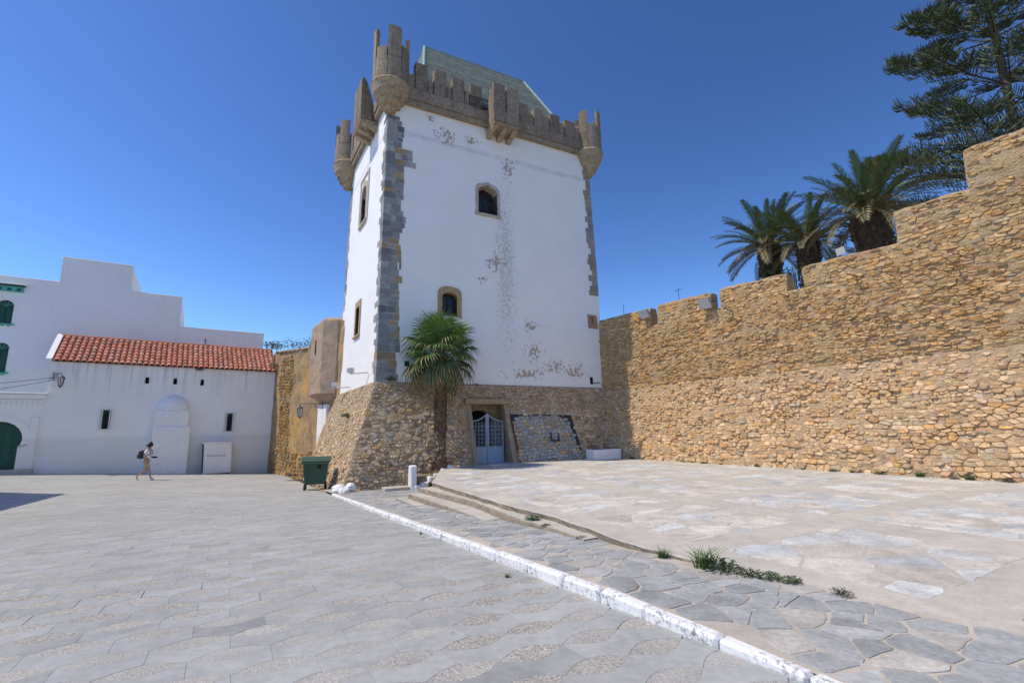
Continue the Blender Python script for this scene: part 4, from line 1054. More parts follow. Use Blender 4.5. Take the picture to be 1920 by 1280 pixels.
mb = MB(); tube(mb, [HFm(7.2, RDY, RZ+.1), HFm(7.2, RDY, RZ+.55)], .03, 6); tube(mb, [HFm(7.08, RDY, RZ+.38), HFm(7.32, RDY, RZ+.42)], .02, 5); mb.build('finial', M['iron'], house)
# ------------------------------------------------------------------ portal with the green door at the left end of the house
portal = thing('door_portal', 'white portal with horseshoe arched dark green door at left edge', 'portal', HL-HD*1.2+V(0, 0, -.1))
PO = Surf(lambda x, z, y: HL + HD*x + HN*(y-.02) + V(0, 0, z))
mb = MB(); px0, px1 = -6.0, .02
def hs(cx, w, z0, zc, r, n=14):
    o = [(cx-w, z0), (cx-w, zc-.32)]
    for k in range(n+1): g_ = R(212)-R(244)*k/n; o.append((cx+r*math.cos(g_), zc+r*math.sin(g_)))
    return o+[(cx+w, zc-.32), (cx+w, z0)]
dc = -1.58; inn = hs(dc, .80, -.6, 1.45, .93); outr = [(dc-1.25, -.6), (dc-1.25, 1.2)]+[(dc+1.25*math.cos(R(180)-R(180)*k/14), 1.45+1.25*math.sin(R(180)-R(180)*k/14)) for k in range(15)]+[(dc+1.25, 1.2), (dc+1.25, -.6)]
ow = [(px0, -.6), (px0, 1.2)]+[(lerp(px0, px1, k/14), 3.55) for k in range(15)]+[(px1, 1.2), (px1, -.6)]
ringframe(mb, PO, ow, inn, -.4, .05, closed=False); pw = mb.build('wall', M['house'], portal)
ringframe(MB(), PO, outr, [(x+(dc-x)*.0, z) if i in (0, 18) else (x, z) for i, (x, z) in enumerate(inn)], -.1, .085, closed=False).build('arch_band', M['house'], portal)
bx_ = MB(); box(bx_, PO, px0, px1+.04, -.5, .16, 3.56, 3.80, .02); box(bx_, PO, px0, px1+.08, -.5, .26, 3.81, 3.90, .02); bx_.build('coping', M['whitepaint'], portal)
for k in range(22):
    d_ = MB(); x = px1-.18-.2*k; box(d_, PO, x-.06, x+.06, .04, .10, 3.2, 3.52, .02); d_.build('dentil', M['house'], portal)
pil = MB(); box(pil, PO, -.42, -.10, .04, .12, -.6, 2.6, .02); pil.build('pilaster', M['house'], portal)
dr = MB(); prism(dr, PO, [(dc-.95, -.4), (dc-.95, 2.4), (dc+.95, 2.4), (dc+.95, -.4)], -.34, -.28)
door = dr.build('door', M['green'], portal)
for k in range(5):
    st_ = MB(); x = lerp(dc-.7, dc+.7, k/4); box(st_, PO, x-.15, x+.15, -.28, -.262, -.35, 2.2, .008); st_.build('door_board', M['green'], door)
sb = MB(); box(sb, PO, -3, -.05, .0, .35, -.6, -.08, .03); sb.build('threshold', M['concrete'], portal)
# ------------------------------------------------------------------ tall white block behind
BP = V(-27.5, 30, 0); BD = V(math.cos(R(33)), math.sin(R(33)), 0); BN = V(BD.y, -BD.x, 0)
block = thing('white_block', 'tall plain white building with stepped roofline behind the tiled house', 'building', BP+V(0, 0, -1))
BF = Surf(lambda x, z, y: BP + BD*x + BN*y + V(0, 0, z))
prof = [(-14, -2), (-14, 11.12), (-1.24, 11.12), (-1.24, 12.79), (2.28, 12.79), (2.28, 11.0), (5.2, 11.0), (5.2, 8.9), (10.5, 8.85), (10.5, -2)]
bh = [(-3.86, -3.06, 8.28, 9.75), (-3.72, -2.97, 5.36, 7.15), (-6.6, -5.8, 8.28, 9.75), (-6.6, -5.8, 5.36, 7.15)]
mb = MB()
holed(mb, lambda x, z: BF(x, 0, z), -14, -1.24, -2, 11.12, bh); 
for x0, x1, t in ((-1.24, 2.28, 12.79), (2.28, 5.2, 11.0), (5.2, 10.5, 8.87)): holed(mb, lambda x, z: BF(x, 0, z), x0, x1, -2, t, [])
n = len(prof); mb.add([BF(x, 0, z) for x, z in prof]+[BF(x, -9, z) for x, z in prof], [(i, (i+1) % n, n+(i+1) % n, n+i) for i in range(n)]+[list(range(n, 2*n))])
mb.build('wall', M['big'], block)
for x0, x1, t in ((-14, -1.2, 11.12), (-1.28, 2.32, 12.79), (2.28, 5.24, 11.0), (5.2, 10.54, 8.87)):
    mb = MB(); box(mb, BF, x0, x1, -.3, .03, t+.004, t+.09, .02); mb.build('coping', M['big'], block)
for h in bh:
    w = niche(MB(), BF, *h, 0, -.3).build('window', M['dark'], block); c = (h[0]+h[1])/2
    ringframe(MB(), BF, [(h[0]-.001, h[2]), (h[0]-.001, h[3]-.1)]+[(lerp(h[0], h[1], k/8), h[3]) for k in range(9)]+[(h[1]+.001, h[3]-.1), (h[1]+.001, h[2])], [(h[0]+.03, h[2]), (h[0]+.03, h[3]-.4)]+[(c-.37*math.cos(math.pi*k/8), h[3]-.4+.37*math.sin(math.pi*k/8)) for k in range(9)]+[(h[1]-.03, h[3]-.4), (h[1]-.03, h[2])], -.12, .004, closed=False).build('surround', M['big'], w)
    for s in (0, 1):
        a, b_ = (h[0]+.04, c-.01) if s == 0 else (c+.01, h[1]-.04); m_ = MB(); box(m_, BF, a, b_, -.2, -.15, h[2]+.03, h[3]-.44, .01)
        m_.build('shutter', M['green'], w)
        sm = MB()
        for k in range(9): z = lerp(h[2]+.12, h[3]-.55, k/8); box(sm, BF, a+.05, b_-.05, -.15, -.135, z-.03, z+.03)
        sm.build('louvre', M['green'], w)
    fan = MB(); prism(fan, BF, arch(h[0]+.04, h[1]-.04, h[3]-.42, h[3]-.41, h[3]-.05, 10), -.2, -.17); fan.build('fanlight', M['green'], w)
    fr_ = MB()
    for k in range(1, 5): g_ = math.pi*k/5; tube(fr_, [BF(c, -.16, h[3]-.4), BF(c-.36*math.cos(g_), -.16, h[3]-.4+.34*math.sin(g_))], .014, 4)
    fr_.build('glazing_bar', M['teal'], w)
    sl2 = MB(); box(sl2, BF, h[0]-.1, h[1]+.12, -.02, .10, h[2]-.09, h[2]-.005, .01); 
    for k in range(3): x = lerp(h[0], h[1], (k+.5)/3); box(sl2, BF, x-.06, x+.06, -.02, .08, h[2]-.17, h[2]-.095, .01)
    sl2.build('sill', M['teal'], w)
cn = MB(); box(cn, BF, -6.9, -2.72, -.02, .22, 10.58, 10.66, .01); cno = cn.build('tiled_canopy', M['iron'], block)
cn = MB(); box(cn, BF, -6.9, -2.78, -.02, .10, 10.24, 10.575, .01); cn.build('frieze', M['teal'], cno)
for k in range(9):
    cn = MB(); x = -2.98-.42*k; box(cn, BF, x-.09, x+.09, .09, .108, 10.30, 10.47); cn.build('frieze_opening', M['green'], cno)
cn = MB(); box(cn, BF, -6.95, -2.66, -.02, .26, 10.67, 10.72, .02); cn.build('capping', M['whitepaint'], cno)
# ------------------------------------------------------------------ house outside the frame on the left, whose shadow falls on the plaza
sh = thing('white_house', 'white house corner beyond the left edge that shades the plaza', 'house', (-26, 16, -.4))
SH = Surf(lambda x, z, y: V(-20.05, 15.86, 0) + V(.48, -.877, 0)*x + V(-.99, .15, 0)*y + V(0, 0, z))
mb = MB(); holed(mb, lambda x, z: SH(x, 0, z), 0, 13, -1.5, 7.9, [(2, 3, 1, 2.4), (6, 7, 1, 2.4), (2, 3, 4.4, 5.9), (6, 7, 4.4, 5.9), (9.5, 10.6, -1.5, 1.9)])
mb.add([SH(0, 0, -1.5), SH(0, 7, -1.5), SH(0, 7, 7.9), SH(0, 0, 7.9), SH(13, 0, -1.5), SH(13, 7, -1.5), SH(13, 7, 7.9), SH(13, 0, 7.9)], [(0, 1, 2, 3), (4, 5, 6, 7), (3, 2, 6, 7), (1, 5, 6, 2)]); mb.build('wall', M['big'], sh)
for h in ((2, 3, 1, 2.4), (6, 7, 1, 2.4), (2, 3, 4.4, 5.9), (6, 7, 4.4, 5.9)):
    w = niche(MB(), SH, *h, 0, .3).build('window', M['green'], sh); box(MB(), SH, h[0]-.1, h[1]+.1, -.08, .1, h[2]-.1, h[2]-.01, .01).build('sill', M['big'], w)
niche(MB(), SH, 9.5, 10.6, -1.5, 1.9, 0, .3).build('door', M['green'], sh)
mb = MB(); box(mb, SH, -.05, 13.05, -.06, .3, 7.91, 8.0, .02); mb.build('coping', M['big'], sh)
# ------------------------------------------------------------------ ochre wall between house and tower
OA = V(-16.284, 33, 0); OE = V(-9.3, 25.6, 0); OD = (OE-OA).normalized(); ON = V(OD.y, -OD.x, 0)
ochre = thing('ochre_wall', 'crumbling ochre rendered stone wall between tiled house and tower', 'wall', OA+OD*4+V(0, 0, -1))
OS = Surf(lambda x, z, y: OA + OD*x + ON*y + V(0, 0, z))
def otop(x): 
    if x < 5.55: return 7.0-.09*x
    return min(7.42, 6.5+.93*math.sin(min(1, (x-5.55)/1.5)*math.pi/2))
mb = MB()
def owf(i, j):
    x = -.35+11.2*i; z = lerp(-2.2, otop(x), j); return rough(OS(x, -.0+.05*(4-z)*.25, z), .07, 1.1)
grid(mb, owf, 56, 36)
grid(mb, lambda i, j: (lambda x: rough(OS(x, -.9*j+(4-otop(x))*.0125, otop(x)+.05*math.sin(j*3.1)), .05, 1.1))(-.35+11.2*i), 56, 4)
grid(mb, lambda i, j: rough(OS(-.35, -1.2*i+.05, lerp(-2.2, 6.95, j)), .06, 1.1), 4, 30)
mb.build('render_face', M['ochre'], ochre)
cp = MB()
for k in range(7):
    x0 = -.3+.82*k; mbk = MB(); box(mbk, OS, x0, x0+.8, -.75, .05, otop(x0+.4)+.0, otop(x0+.4)+.10, .03, (.5, .38, .24), .02); mbk.build('coping_stone', M['tan_trim'], ochre)
pcs = []
def o_rows(y): return rnd.uniform(.16, .26), rnd.uniform(.28, .42)
for poly in voronoi(sizes(-.2, 9.5, -1.1, 6.8, o_rows), 1.5, .5):
    c = cen(poly); x, z = c
    if z > otop(x)-.3 or not poly: continue
    a = 1.25*math.exp(-((x-2.3)/1.3)**2)*(1 if z < 6.6 else .3)+(1.3 if z < .45-.1*x*0 else 0)*(x > .1)
    if noise.noise(V(x*.6, z*.5, 7))*.9+a < .55 or rnd.random() < .12: continue
    r = rubble(poly, lambda x, y, h: OS(x, h+.05*(4-y)*.25, y), rnd.uniform(.03, .07), rnd.uniform(.04, .09))
    kq = rnd.uniform(.8, 1.1)
    if r: pcs.append((*r, tuple(k*kq for k in ((.42, .24, .08) if rnd.random() < .6 else (.36, .26, .15)))))
emit(pcs, ochre, 'stone', M['stone'], 'stone_facing')
# small overhanging turret against the tower
TQ = OA+OD*8.0
tur = thing('wall_turret', 'pinkish rendered overhanging turret with slit beside the tower', 'turret', TQ+V(0, 0, 3.4))
TS = Surf(lambda x, z, y: TQ + OD*x + ON*y + V(0, 0, z))
mb = MB()
def turf(i, j):
    a = [(-.35, -.6), (-.35, .55), (1.45, .62), (2.1, .1), (2.2, -.6)]; t = i*4; k = min(3, int(t)); f = t-k; x = lerp(a[k][0], a[k+1][0], f); y = lerp(a[k][1], a[k+1][1], f)
    return rough(TS(x, y, lerp(3.55, 7.35+.18*min(1, x/1.4), j)), .04, 1.3)
grid(mb, turf, 24, 16); mb.build('body', M['pinkrender'], tur)
mb = MB(); vs = []
for j in range(5):
    g_ = math.pi/2*j/4
    for i in range(25): p = turf(i/24, 1.0); c = TS(.9, -.3, p.z); q = c.lerp(p, math.cos(g_)*.999+.001); vs.append(V(q.x, q.y, p.z+.30*math.sin(g_)))
mb.add(vs, [(j*25+i, j*25+i+1, (j+1)*25+i+1, (j+1)*25+i) for j in range(4) for i in range(24)]); mb.build('rounded_top', M['pinkrender'], tur)
mb = MB(); vs = []
for j in range(4):
    for i in range(25): p = turf(i/24, 0.0); c = TS(.9, -.5, p.z); q = c.lerp(p, 1-.22*j); vs.append(V(q.x, q.y, p.z-.02-.2*j))
mb.add(vs, [(j*25+i, j*25+i+1, (j+1)*25+i+1, (j+1)*25+i) for j in range(3) for i in range(24)]); mb.build('corbel', M['pinkrender'], tur)
mb = MB(); box(mb, TS, .42, .54, .35, .62, 5.75, 6.55); mb.build('slit', M['dark'], tur)
wp = MB(); box(wp, TS, .2, 1.35, -.6, .2, -1.5, 3.0, .03); wpo = wp.build('white_panel_wall', M['house']); tag(wpo, 'narrow white plastered wall panel under the turret beside the tower foot', 'wall')
# ------------------------------------------------------------------ vegetation
def seg_along(o, d, up, L, n, droop, lift=0):
    """points of an arching stem"""
    pts = [Vector(o)]; a = math.asin(max(-1, min(1, d.z))); h = V(d.x, d.y, 0).normalized() if V(d.x, d.y, 0).length > 1e-4 else V(1, 0, 0)
    for k in range(n): a2 = a-droop*((k+1)/n)**1.4; pts.append(pts[-1]+(h*math.cos(a2)+V(0, 0, math.sin(a2)))*L/n)
    return pts
def pinnate(seed, L, el, droop, col, nl=34, dry=0.0):
    """date palm frond growing along +X from the origin"""
    r = random.Random(seed); mb = MB(); pts = seg_along((0, 0, 0), V(math.cos(el), 0, math.sin(el)), None, L, 12, droop)
    tube(mb, pts, [.035*(1-.85*k/12) for k in range(13)], 4, (.20, .19, .07))
    for i in range(nl):
        t = .14+.86*(i/nl); f = t*12; k = min(11, int(f)); p = pts[k].lerp(pts[k+1], f-k); tg = (pts[k+1]-pts[k]).normalized(); up = V(-tg.z, 0, tg.x)
        ll = .46*math.sin(math.pi*min(1, .12+t*.86))**.6*r.uniform(.85, 1.1)+.05
        for s in (-1, 1):
            d = (tg*(.75+.3*t)+V(0, s, 0)*.75+up*r.uniform(.15, .45)).normalized(); w = .016; q = p+d*ll+V(0, 0, -.10*ll*r.random()-.12*ll)
            m_ = p+d*ll*.5+V(0, 0, .02); sd = d.cross(up).normalized()*w
            kk = r.uniform(.7, 1.25); c = tuple(x*kk for x in (col if r.random() > dry else (.26, .19, .09)))
            mb.add([p+sd, p-sd, m_-sd*1.1, m_+sd*1.1, q], [(0, 1, 2, 3), (3, 2, 4)], c)
    return mb
def rot_obj(o, az, roll=0.0, sc=1.0): o.rotation_euler = (roll, 0, az); o.scale = (sc, sc, sc)
FROND = {}
def frond_mesh(key, *a):
    if key not in FROND: FROND[key] = pinnate(*a).mesh('frond', V(0, 0, 0), M['leaf'], False)
    return FROND[key]
def date_palm(base, ztop, r, L, label, seed, nf=62):
    rg_ = random.Random(seed); t = thing('date_palm', label, 'palm tree', base, 'date palms behind the rampart'); z0 = base[2]; h = ztop-z0
    mb = MB(); prof = [(r*.72, 0), (r*.74, h*.35), (r*.80, h*.6), (r*1.0, h*.8), (r*1.02, h*.9), (r*.8, h*.98), (r*.3, h*1.05)]
    lathe(mb, base, prof, 18, col=(.085, .06, .04), jit=.09); tr = mb.build('trunk', M['trunk'], t)
    bm = MB()
    for k in range(230):
        zz = rg_.uniform(h*.3, h*.99); g_ = rg_.uniform(0, 6.283); rr_ = r*(.8 if zz < h*.55 else .98)
        o = Vector(base)+V(rr_*math.cos(g_), rr_*math.sin(g_), zz); out_ = V(math.cos(g_), math.sin(g_), 0); s_ = V(-out_.y, out_.x, 0)
        kk = rg_.uniform(.5, 1.3); bm.add([o+s_*.07, o-s_*.07, o+out_*.10+V(0, 0, .17)-s_*.03, o+out_*.10+V(0, 0, .17)+s_*.03, o+V(0, 0, .15)], [(0, 1, 2, 3), (0, 3, 4), (1, 4, 2), (3, 2, 4)], (.13*kk, .09*kk, .055*kk))
    bm.build('leaf_bases', M['trunk'], tr, kind='stuff')
    top_ = V(base[0], base[1], ztop)
    for k in range(nf):
        u_ = (k+.5)/nf; el = R(86-86*u_**.75) if u_ < .72 else R(lerp(12, -14, (u_-.72)/.28)); dr_ = lerp(.35, 1.15, u_)+rg_.uniform(-.15, .15); var = k % 3
        ke = (round(math.degrees(el)/10), var); e2 = R(ke[0]*10)
        col = (.10, .155, .065) if u_ < .7 else (.17, .175, .095)
        me = frond_mesh((ke, u_ > .7), 100+var+ke[0]*5, 1.0*2.6, e2, lerp(.35, 1.15, u_), col, 36, .05 if u_ < .6 else .3)
        o = bpy.data.objects.new('frond', me); COL.objects.link(o); az = k*2.39996+rg_.uniform(-.2, .2); place(o, top_+V(.25*math.cos(az), .25*math.sin(az), -.25*u_), t)
        rot_obj(o, az, rg_.uniform(-.25, .25), L/2.6*(.82 if u_ < .15 else 1)*rg_.uniform(.85, 1.08))
    return t
p1 = date_palm((14.05, 25.0, 4.8), 11.2, .56, 2.75, 'date palm leftmost of the three above the rampart', 11, 56)
p2 = date_palm((14.6, 22.6, 4.8), 10.5, .5, 2.25, 'date palm half hidden between the other two above the rampart', 12, 50)
p3 = date_palm((15.4, 19.5, 4.8), 10.5, .70, 2.75, 'tallest date palm with stout trunk nearest the stepped rampart', 13, 64)
# fan palm in front of the tower
def fan(seed, col, droop, dry):
    """fan leaf: petiole along +X, blade folded into strips"""
    r = random.Random(seed); mb = MB(); pts = seg_along((0, 0, 0), V(1, 0, .12), None, .62, 4, droop*.25); tube(mb, pts, [.022, .018, .016, .014, .012], 5, (.15, .17, .05))
    c = pts[-1]; fwd = (pts[-1]-pts[-2]).normalized(); up = V(-fwd.z, 0, fwd.x); n = 30
    for k in range(n):
        a = lerp(-2.25, 2.25, (k+.5)/n); d = fwd*math.cos(a)+V(0, math.sin(a), 0); ll = (.74-.16*abs(a)/2.25)*r.uniform(.9, 1.08); sd = (-fwd*math.sin(a)+V(0, math.cos(a), 0))
        w = .024; q0 = c+d*.05; q1 = c+d*ll*.5+up*.05-V(0, 0, .04*droop); q2 = c+d*ll*.8-V(0, 0, .12*droop+.04); q3 = c+d*ll*(1.0-.12*droop)-V(0, 0, (.30*droop+.12)*r.uniform(.7, 1.4))
        kk = r.uniform(.75, 1.25); cc = tuple(x*kk for x in col); tip = (.30, .21, .10) if r.random() < dry else cc
        o = len(mb.v); mb.v += [q0+sd*.006, q0-sd*.006, q1+sd*w+up*.012, q1-up*.012, q1-sd*w+up*.012, q2+sd*w*.62, q2-sd*w*.62, q3]
        mb.f += [[o, o+3, o+2], [o, o+1, o+3], [o+1, o+4, o+3], [o+2, o+3, o+5], [o+3, o+6, o+5], [o+3, o+4, o+6], [o+5, o+6, o+7]]; mb.c += [cc]*5+[tip]*3
    return mb
FP = V(-2.80, 18.72, -.12)
fpalm = thing('fan_palm', 'fan palm with shaggy trunk growing against the tower foot', 'palm tree', FP)
trp = [(.34, -.3), (.33, 0), (.27, .35), (.225, .8), (.21, 1.4), (.205, 2.2), (.20, 3.2), (.19, 4.4), (.10, 4.75)]
tr = lathe(MB(), FP, [(r, z) for r, z in trp], 18, col=(.17, .11, .07), jit=.06).build('trunk', M['trunk'], fpalm)
bm = MB()
for k in range(640):
    zz = rnd.uniform(.05, 4.5); g_ = rnd.uniform(0, 6.283); rr_ = lerp(.31, .205, min(1, zz/.9)); o = FP+V(rr_*math.cos(g_), rr_*math.sin(g_), zz); out_ = V(math.cos(g_), math.sin(g_), 0); s_ = V(-out_.y, out_.x, 0)
    pale = .4 < zz < 1.5 and rnd.random() < .5; kk = rnd.uniform(.6, 1.2); c = (.48*kk, .42*kk, .37*kk) if pale else (.16*kk, .105*kk, .065*kk); q = o+out_*rnd.uniform(.03, .085)+V(0, 0, rnd.uniform(.06, .14))
    bm.add([o+s_*.045, o-s_*.045, q-s_*.015, q+s_*.015, o+V(0, 0, .1)-out_*.02], [(0, 1, 2, 3), (0, 3, 4), (1, 4, 2), (3, 2, 4)], c)
bm.build('leaf_bases', M['trunk'], tr, kind='stuff')
FANS = {}
nf = 42; top_ = FP+V(0, 0, 4.55)
for k in range(nf):
    u_ = (k+.5)/nf; el = lerp(82, 5, (u_/.62)) if u_ < .62 else lerp(0, -46, (u_-.62)/.38); grp = 0 if u_ < .35 else 1 if u_ < .68 else 2; key = (grp, k % 3)
    if key not in FANS: FANS[key] = fan(40+grp*3+k % 3, ((.155, .27, .06), (.105, .19, .05), (.12, .155, .06))[grp], (.15, .55, 1.0)[grp], (.05, .15, .5)[grp]).mesh('fan_leaf', V(0, 0, 0), M['leaf'], False)
    o = bpy.data.objects.new('fan_leaf', FANS[key]); COL.objects.link(o); az = k*2.39996+rnd.uniform(-.2, .2)
    place(o, top_+V(.1*math.cos(az), .1*math.sin(az), .12-.45*u_), fpalm)
    o.rotation_mode = 'XYZ'; m3 = Matrix.Rotation(az, 3, 'Z') @ Matrix.Rotation(-R(el), 3, 'Y') @ Matrix.Rotation(rnd.uniform(-.35, .35), 3, 'X'); o.rotation_euler = m3.to_euler(); s_ = rnd.uniform(1.05, 1.4); o.scale = (s_, s_, s_)
# Norfolk pine
PB = V(28.9, 25.0, 4.7)
pine = thing('norfolk_pine', 'tall dark conifer with tiered branches behind the rampart at upper right', 'pine tree', PB)
PH = 34.0
tube(MB(), [PB+V(0, 0, z) for z in (0, 8, 16, 24, 30, PH)], [.30, .26, .21, .14, .07, .02], 12).build('trunk', M['bark'], pine)
def bough(seed, L):
    """a tiered branch along +X with rope-like upturned shoots"""
    r = random.Random(seed); mb = MB(); n = 10; pts = [V(L*k/n, .05*math.sin(k*1.3+seed)*L*.1, L*(-.04*k/n+.16*(k/n)**2.4)) for k in range(n+1)]
    tube(mb, pts, [.055*(1-.8*k/n)*(L/5)**.6 for k in range(n+1)], 5, (.06, .045, .035))
    def shoot(p, d, ll):
        c = (.055, .085, .04) if r.random() < .6 else (.095, .125, .05); kk = r.uniform(.7, 1.35); c = tuple(x*kk for x in c); q = [p]; dd = d.copy()
        for k in range(4): dd = (dd+V(0, 0, .22)).normalized(); q.append(q[-1]+dd*ll/4)
        tube(mb, q, [.012, .02, .02, .016, .004], 4, c, cap=False)
    def spray(bp, bt, l0, den):
        m = int(den*len(bp))
        for i in range(m):
            f = i/m*(len(bp)-1); k = min(len(bp)-2, int(f)); p = bp[k].lerp(bp[k+1], f-k); tg = (bp[k+1]-bp[k]).normalized(); sd = tg.cross(V(0, 0, 1)).normalized()
            for s in (-1, 1):
                shoot(p, (tg*r.uniform(.5, .9)+sd*s*r.uniform(.5, 1.0)+V(0, 0, r.uniform(-.1, .35))).normalized(), l0*r.uniform(.7, 1.2))
    spray(pts[4:], 0, .5, 4.4)
    for j in range(8):                                # side branches
        t = .34+.62*j/8; f = t*n; k = min(n-1, int(f)); p = pts[k].lerp(pts[k+1], f-k)
        for s in (-1, 1):
            if r.random() < .18: continue
            ll = L*(.36*(1-t)+.10)*r.uniform(.8, 1.2); d = (V(.75, s*.8, 0)).normalized(); bp = [p+d*ll*q/4+V(0, 0, .10*ll*(q/4)**2) for q in range(5)]
            tube(mb, bp, [.018, .015, .012, .01, .006], 4, (.06, .045, .035)); spray(bp[1:], 0, .42, 3.0)
    return mb
BO_ = {}
z = 6.5; wi = 0
while z < PH-.5:
    f = (z-6.5)/(PH-6.5); L = lerp(9.4, .6, f**.8); nb = 6 if f < .8 else 5
    for k in range(nb):
        key = (min(5, int(f*6)), (k+wi) % 3)
        if key not in BO_: BO_[key] = bough(200+key[0]*3+key[1], lerp(7.2, 1.0, (key[0]/5.5)**.85)).mesh('branch', V(0, 0, 0), M['leaf'], False)
        L0 = lerp(7.2, 1.0, (key[0]/5.5)**.85); o = bpy.data.objects.new('branch', BO_[key]); COL.objects.link(o); az = 2*math.pi*(k+rnd.uniform(-.15, .15))/nb+wi*.55
        place(o, PB+V(0, 0, z+rnd.uniform(-.15, .15)), pine); rot_obj(o, az, 0, max(.25, L/L0)*rnd.uniform(.82, 1.08)); o.rotation_euler[1] = rnd.uniform(-.20, -.02)
    z += lerp(1.7, 1.0, f); wi += 1
# leafy shrubs made of many small leaves
def leafy(mb, c, rx, rz, n, size, col, seed):
    r = random.Random(seed)
    for k in range(n):
        d = V(r.gauss(0, 1), r.gauss(0, 1), r.gauss(0, 1)).normalized()*r.random()**.4; p = Vector(c)+V(d.x*rx, d.y*rx, d.z*rz); a = V(r.gauss(0, 1), r.gauss(0, 1), r.gauss(0, .6)).normalized(); b_ = a.orthogonal().normalized(); s = size*r.uniform(.6, 1.3); kk = r.uniform(.6, 1.4)
        mb.add([p-a*s, p+b_*s*.4, p+a*s, p-b_*s*.4], [(0, 1, 2, 3)], tuple(x*kk for x in col))
def shrub(label, c, rx, rz, n, size, col, stem, seed, name='shrub', group=None):
    t = thing(name, label, 'shrub', (c[0], c[1], stem), group); mb = MB(); r = random.Random(seed)
    for k in range(5): leafy(mb, (c[0]+r.uniform(-.6, .6)*rx, c[1]+r.uniform(-.6, .6)*rx, c[2]+r.uniform(-.55, .55)*rz), rx*.6, rz*.6, n//5, size, col, seed*7+k)
    mb.build('foliage', M['leaf'], t); s = MB()
    for k in range(4): a = r.uniform(0, 6.28); tube(s, [V(c[0]+.05*math.cos(a), c[1]+.05*math.sin(a), stem), V(c[0]+.5*rx*math.cos(a), c[1]+.5*rx*math.sin(a), c[2]), V(c[0]+.8*rx*math.cos(a), c[1]+.8*rx*math.sin(a), c[2]+.5*rz)], [.035, .022, .006], 5, (.1, .08, .05))
    s.build('stem', M['trunk'], t)
shrub('dark round-leaved shrub in the rampart gap under the middle date palm', (13.2, 21.6, 8.4), .55, .75, 520, .07, (.04, .07, .025), 4.9, 3)
shrub('leafy creeper bunched on the trunk of the left date palm', (13.7, 24.45, 9.3), .45, .35, 320, .06, (.045, .08, .03), 8.7, 4)
shrub('wispy shrub with thin stems on top of the ochre wall', (-16.3, 36.0, 7.9), 1.2, .8, 260, .09, (.08, .12, .055), 5.5, 5)
shrub('small green shrub behind the right end of the tiled roof', (-18.6, 37.0, 8.2), .9, .4, 240, .09, (.09, .12, .06), 5.5, 6)
# weeds and tufts
WEED = {}
def weed(p, s, kind, label, group=None, seed=1):
    key = (kind, seed % 4)
    if key not in WEED:
        r = random.Random(seed % 4+kind*10); mb = MB()
        if kind == 0:
            for k in range(70):
                a = r.uniform(0, 6.28); l = r.uniform(.5, 1.1); o = V(r.uniform(-.25, .25), r.uniform(-.25, .25), 0); d = V(math.cos(a)*.55, math.sin(a)*.55, 1)*l; w = V(-math.sin(a), math.cos(a), 0)*.035; kk = r.uniform(.7, 1.3)
                mb.add([o-w, o+w, o+d*.55+w*.6, o+d*.55-w*.6, o+d+V(math.cos(a), math.sin(a), -.7)*.3*l], [(0, 1, 2, 3), (3, 2, 4)], (.10*kk, .16*kk, .045*kk))
        else:
            for k in range(9):
                a = r.uniform(0, 6.28); l = r.uniform(.3, .9); tube(mb, [V(0, 0, 0), V(math.cos(a)*.4*l, math.sin(a)*.4*l, .9*l)], .02, 4, (.09, .11, .05))
            leafy(mb, (0, 0, .4), .8, .42, 220, .13, (.075, .115, .05), seed)
        WEED[key] = mb.mesh('weed', V(0, 0, 0), M['leaf'], False)
    o = bpy.data.objects.new('weed', WEED[key]); COL.objects.link(o); place(o, Vector(p), None); rot_obj(o, seed*1.7, 0, s); o.scale.z *= .62 if kind else .85; tag(o, label, 'weed', group); return o
k = 0
for s_, q in ((1.6, .22), (2.2, .14), (4.4, .1), (5.3, .18), (6.0, .12), (7.4, .16), (8.9, .13), (9.8, .2), (10.3, .16), (11.0, .2), (11.9, .26), (12.6, .16), (12.9, .24), (13.6, .18), (14.3, .2)):
    p = RB+RD*s_+RN*(.08); weed((p.x, p.y, zf(p.y)-.02), q, k % 2, 'weed at the foot of the rampart, %s from the tower' % ('nearest', 'second', 'third', 'fourth', 'fifth', 'sixth', 'seventh', 'eighth', 'ninth', 'tenth', 'eleventh', 'twelfth', 'thirteenth', 'fourteenth', 'farthest')[k], 'weeds along the rampart foot', k); k += 1
for (x, y, z, q, kd, lb) in ((.30, 8.80, -.10, .20, 1, 'broad-leaved grey-green weed standing at the platform step edge'), (.50, 8.25, -.11, .12, 1, 'low weed right of the broad-leaved weed on the step'), (.95, 7.35, -.12, .12, 1, 'small dark weed in the crack at the end of the lowest long step'),
        (1.72, 6.05, -.06, .17, 0, 'light green grass tuft at the broken platform edge'), (2.0, 5.50, -.04, .30, 0, 'largest clump of grass at the platform edge'), (2.14, 5.34, -.03, .26, 1, 'leafy clump merged with the largest grass at the platform edge'),
        (2.32, 5.12, -.02, .15, 1, 'spreading green weed right of the largest grass clump'), (2.44, 5.00, -.01, .14, 1, 'second spreading weed along the platform edge'), (2.56, 4.86, -.005, .13, 1, 'third spreading weed along the platform edge'), (2.80, 4.50, .0, .12, 1, 'flat isolated weed at the near end of the platform edge'),
        (1.52, 3.08, -.1, .12, 0, 'dense green tuft on the kerb at the bottom edge'), (-.10, 5.72, -.15, .07, 0, 'moss in the kerb joint nearest the middle'), (-1.55, 8.35, -.2, .06, 0, 'tiny tuft on the plaza side of the kerb')):
    weed((x, y, z), q, kd, lb, None, k); k += 1
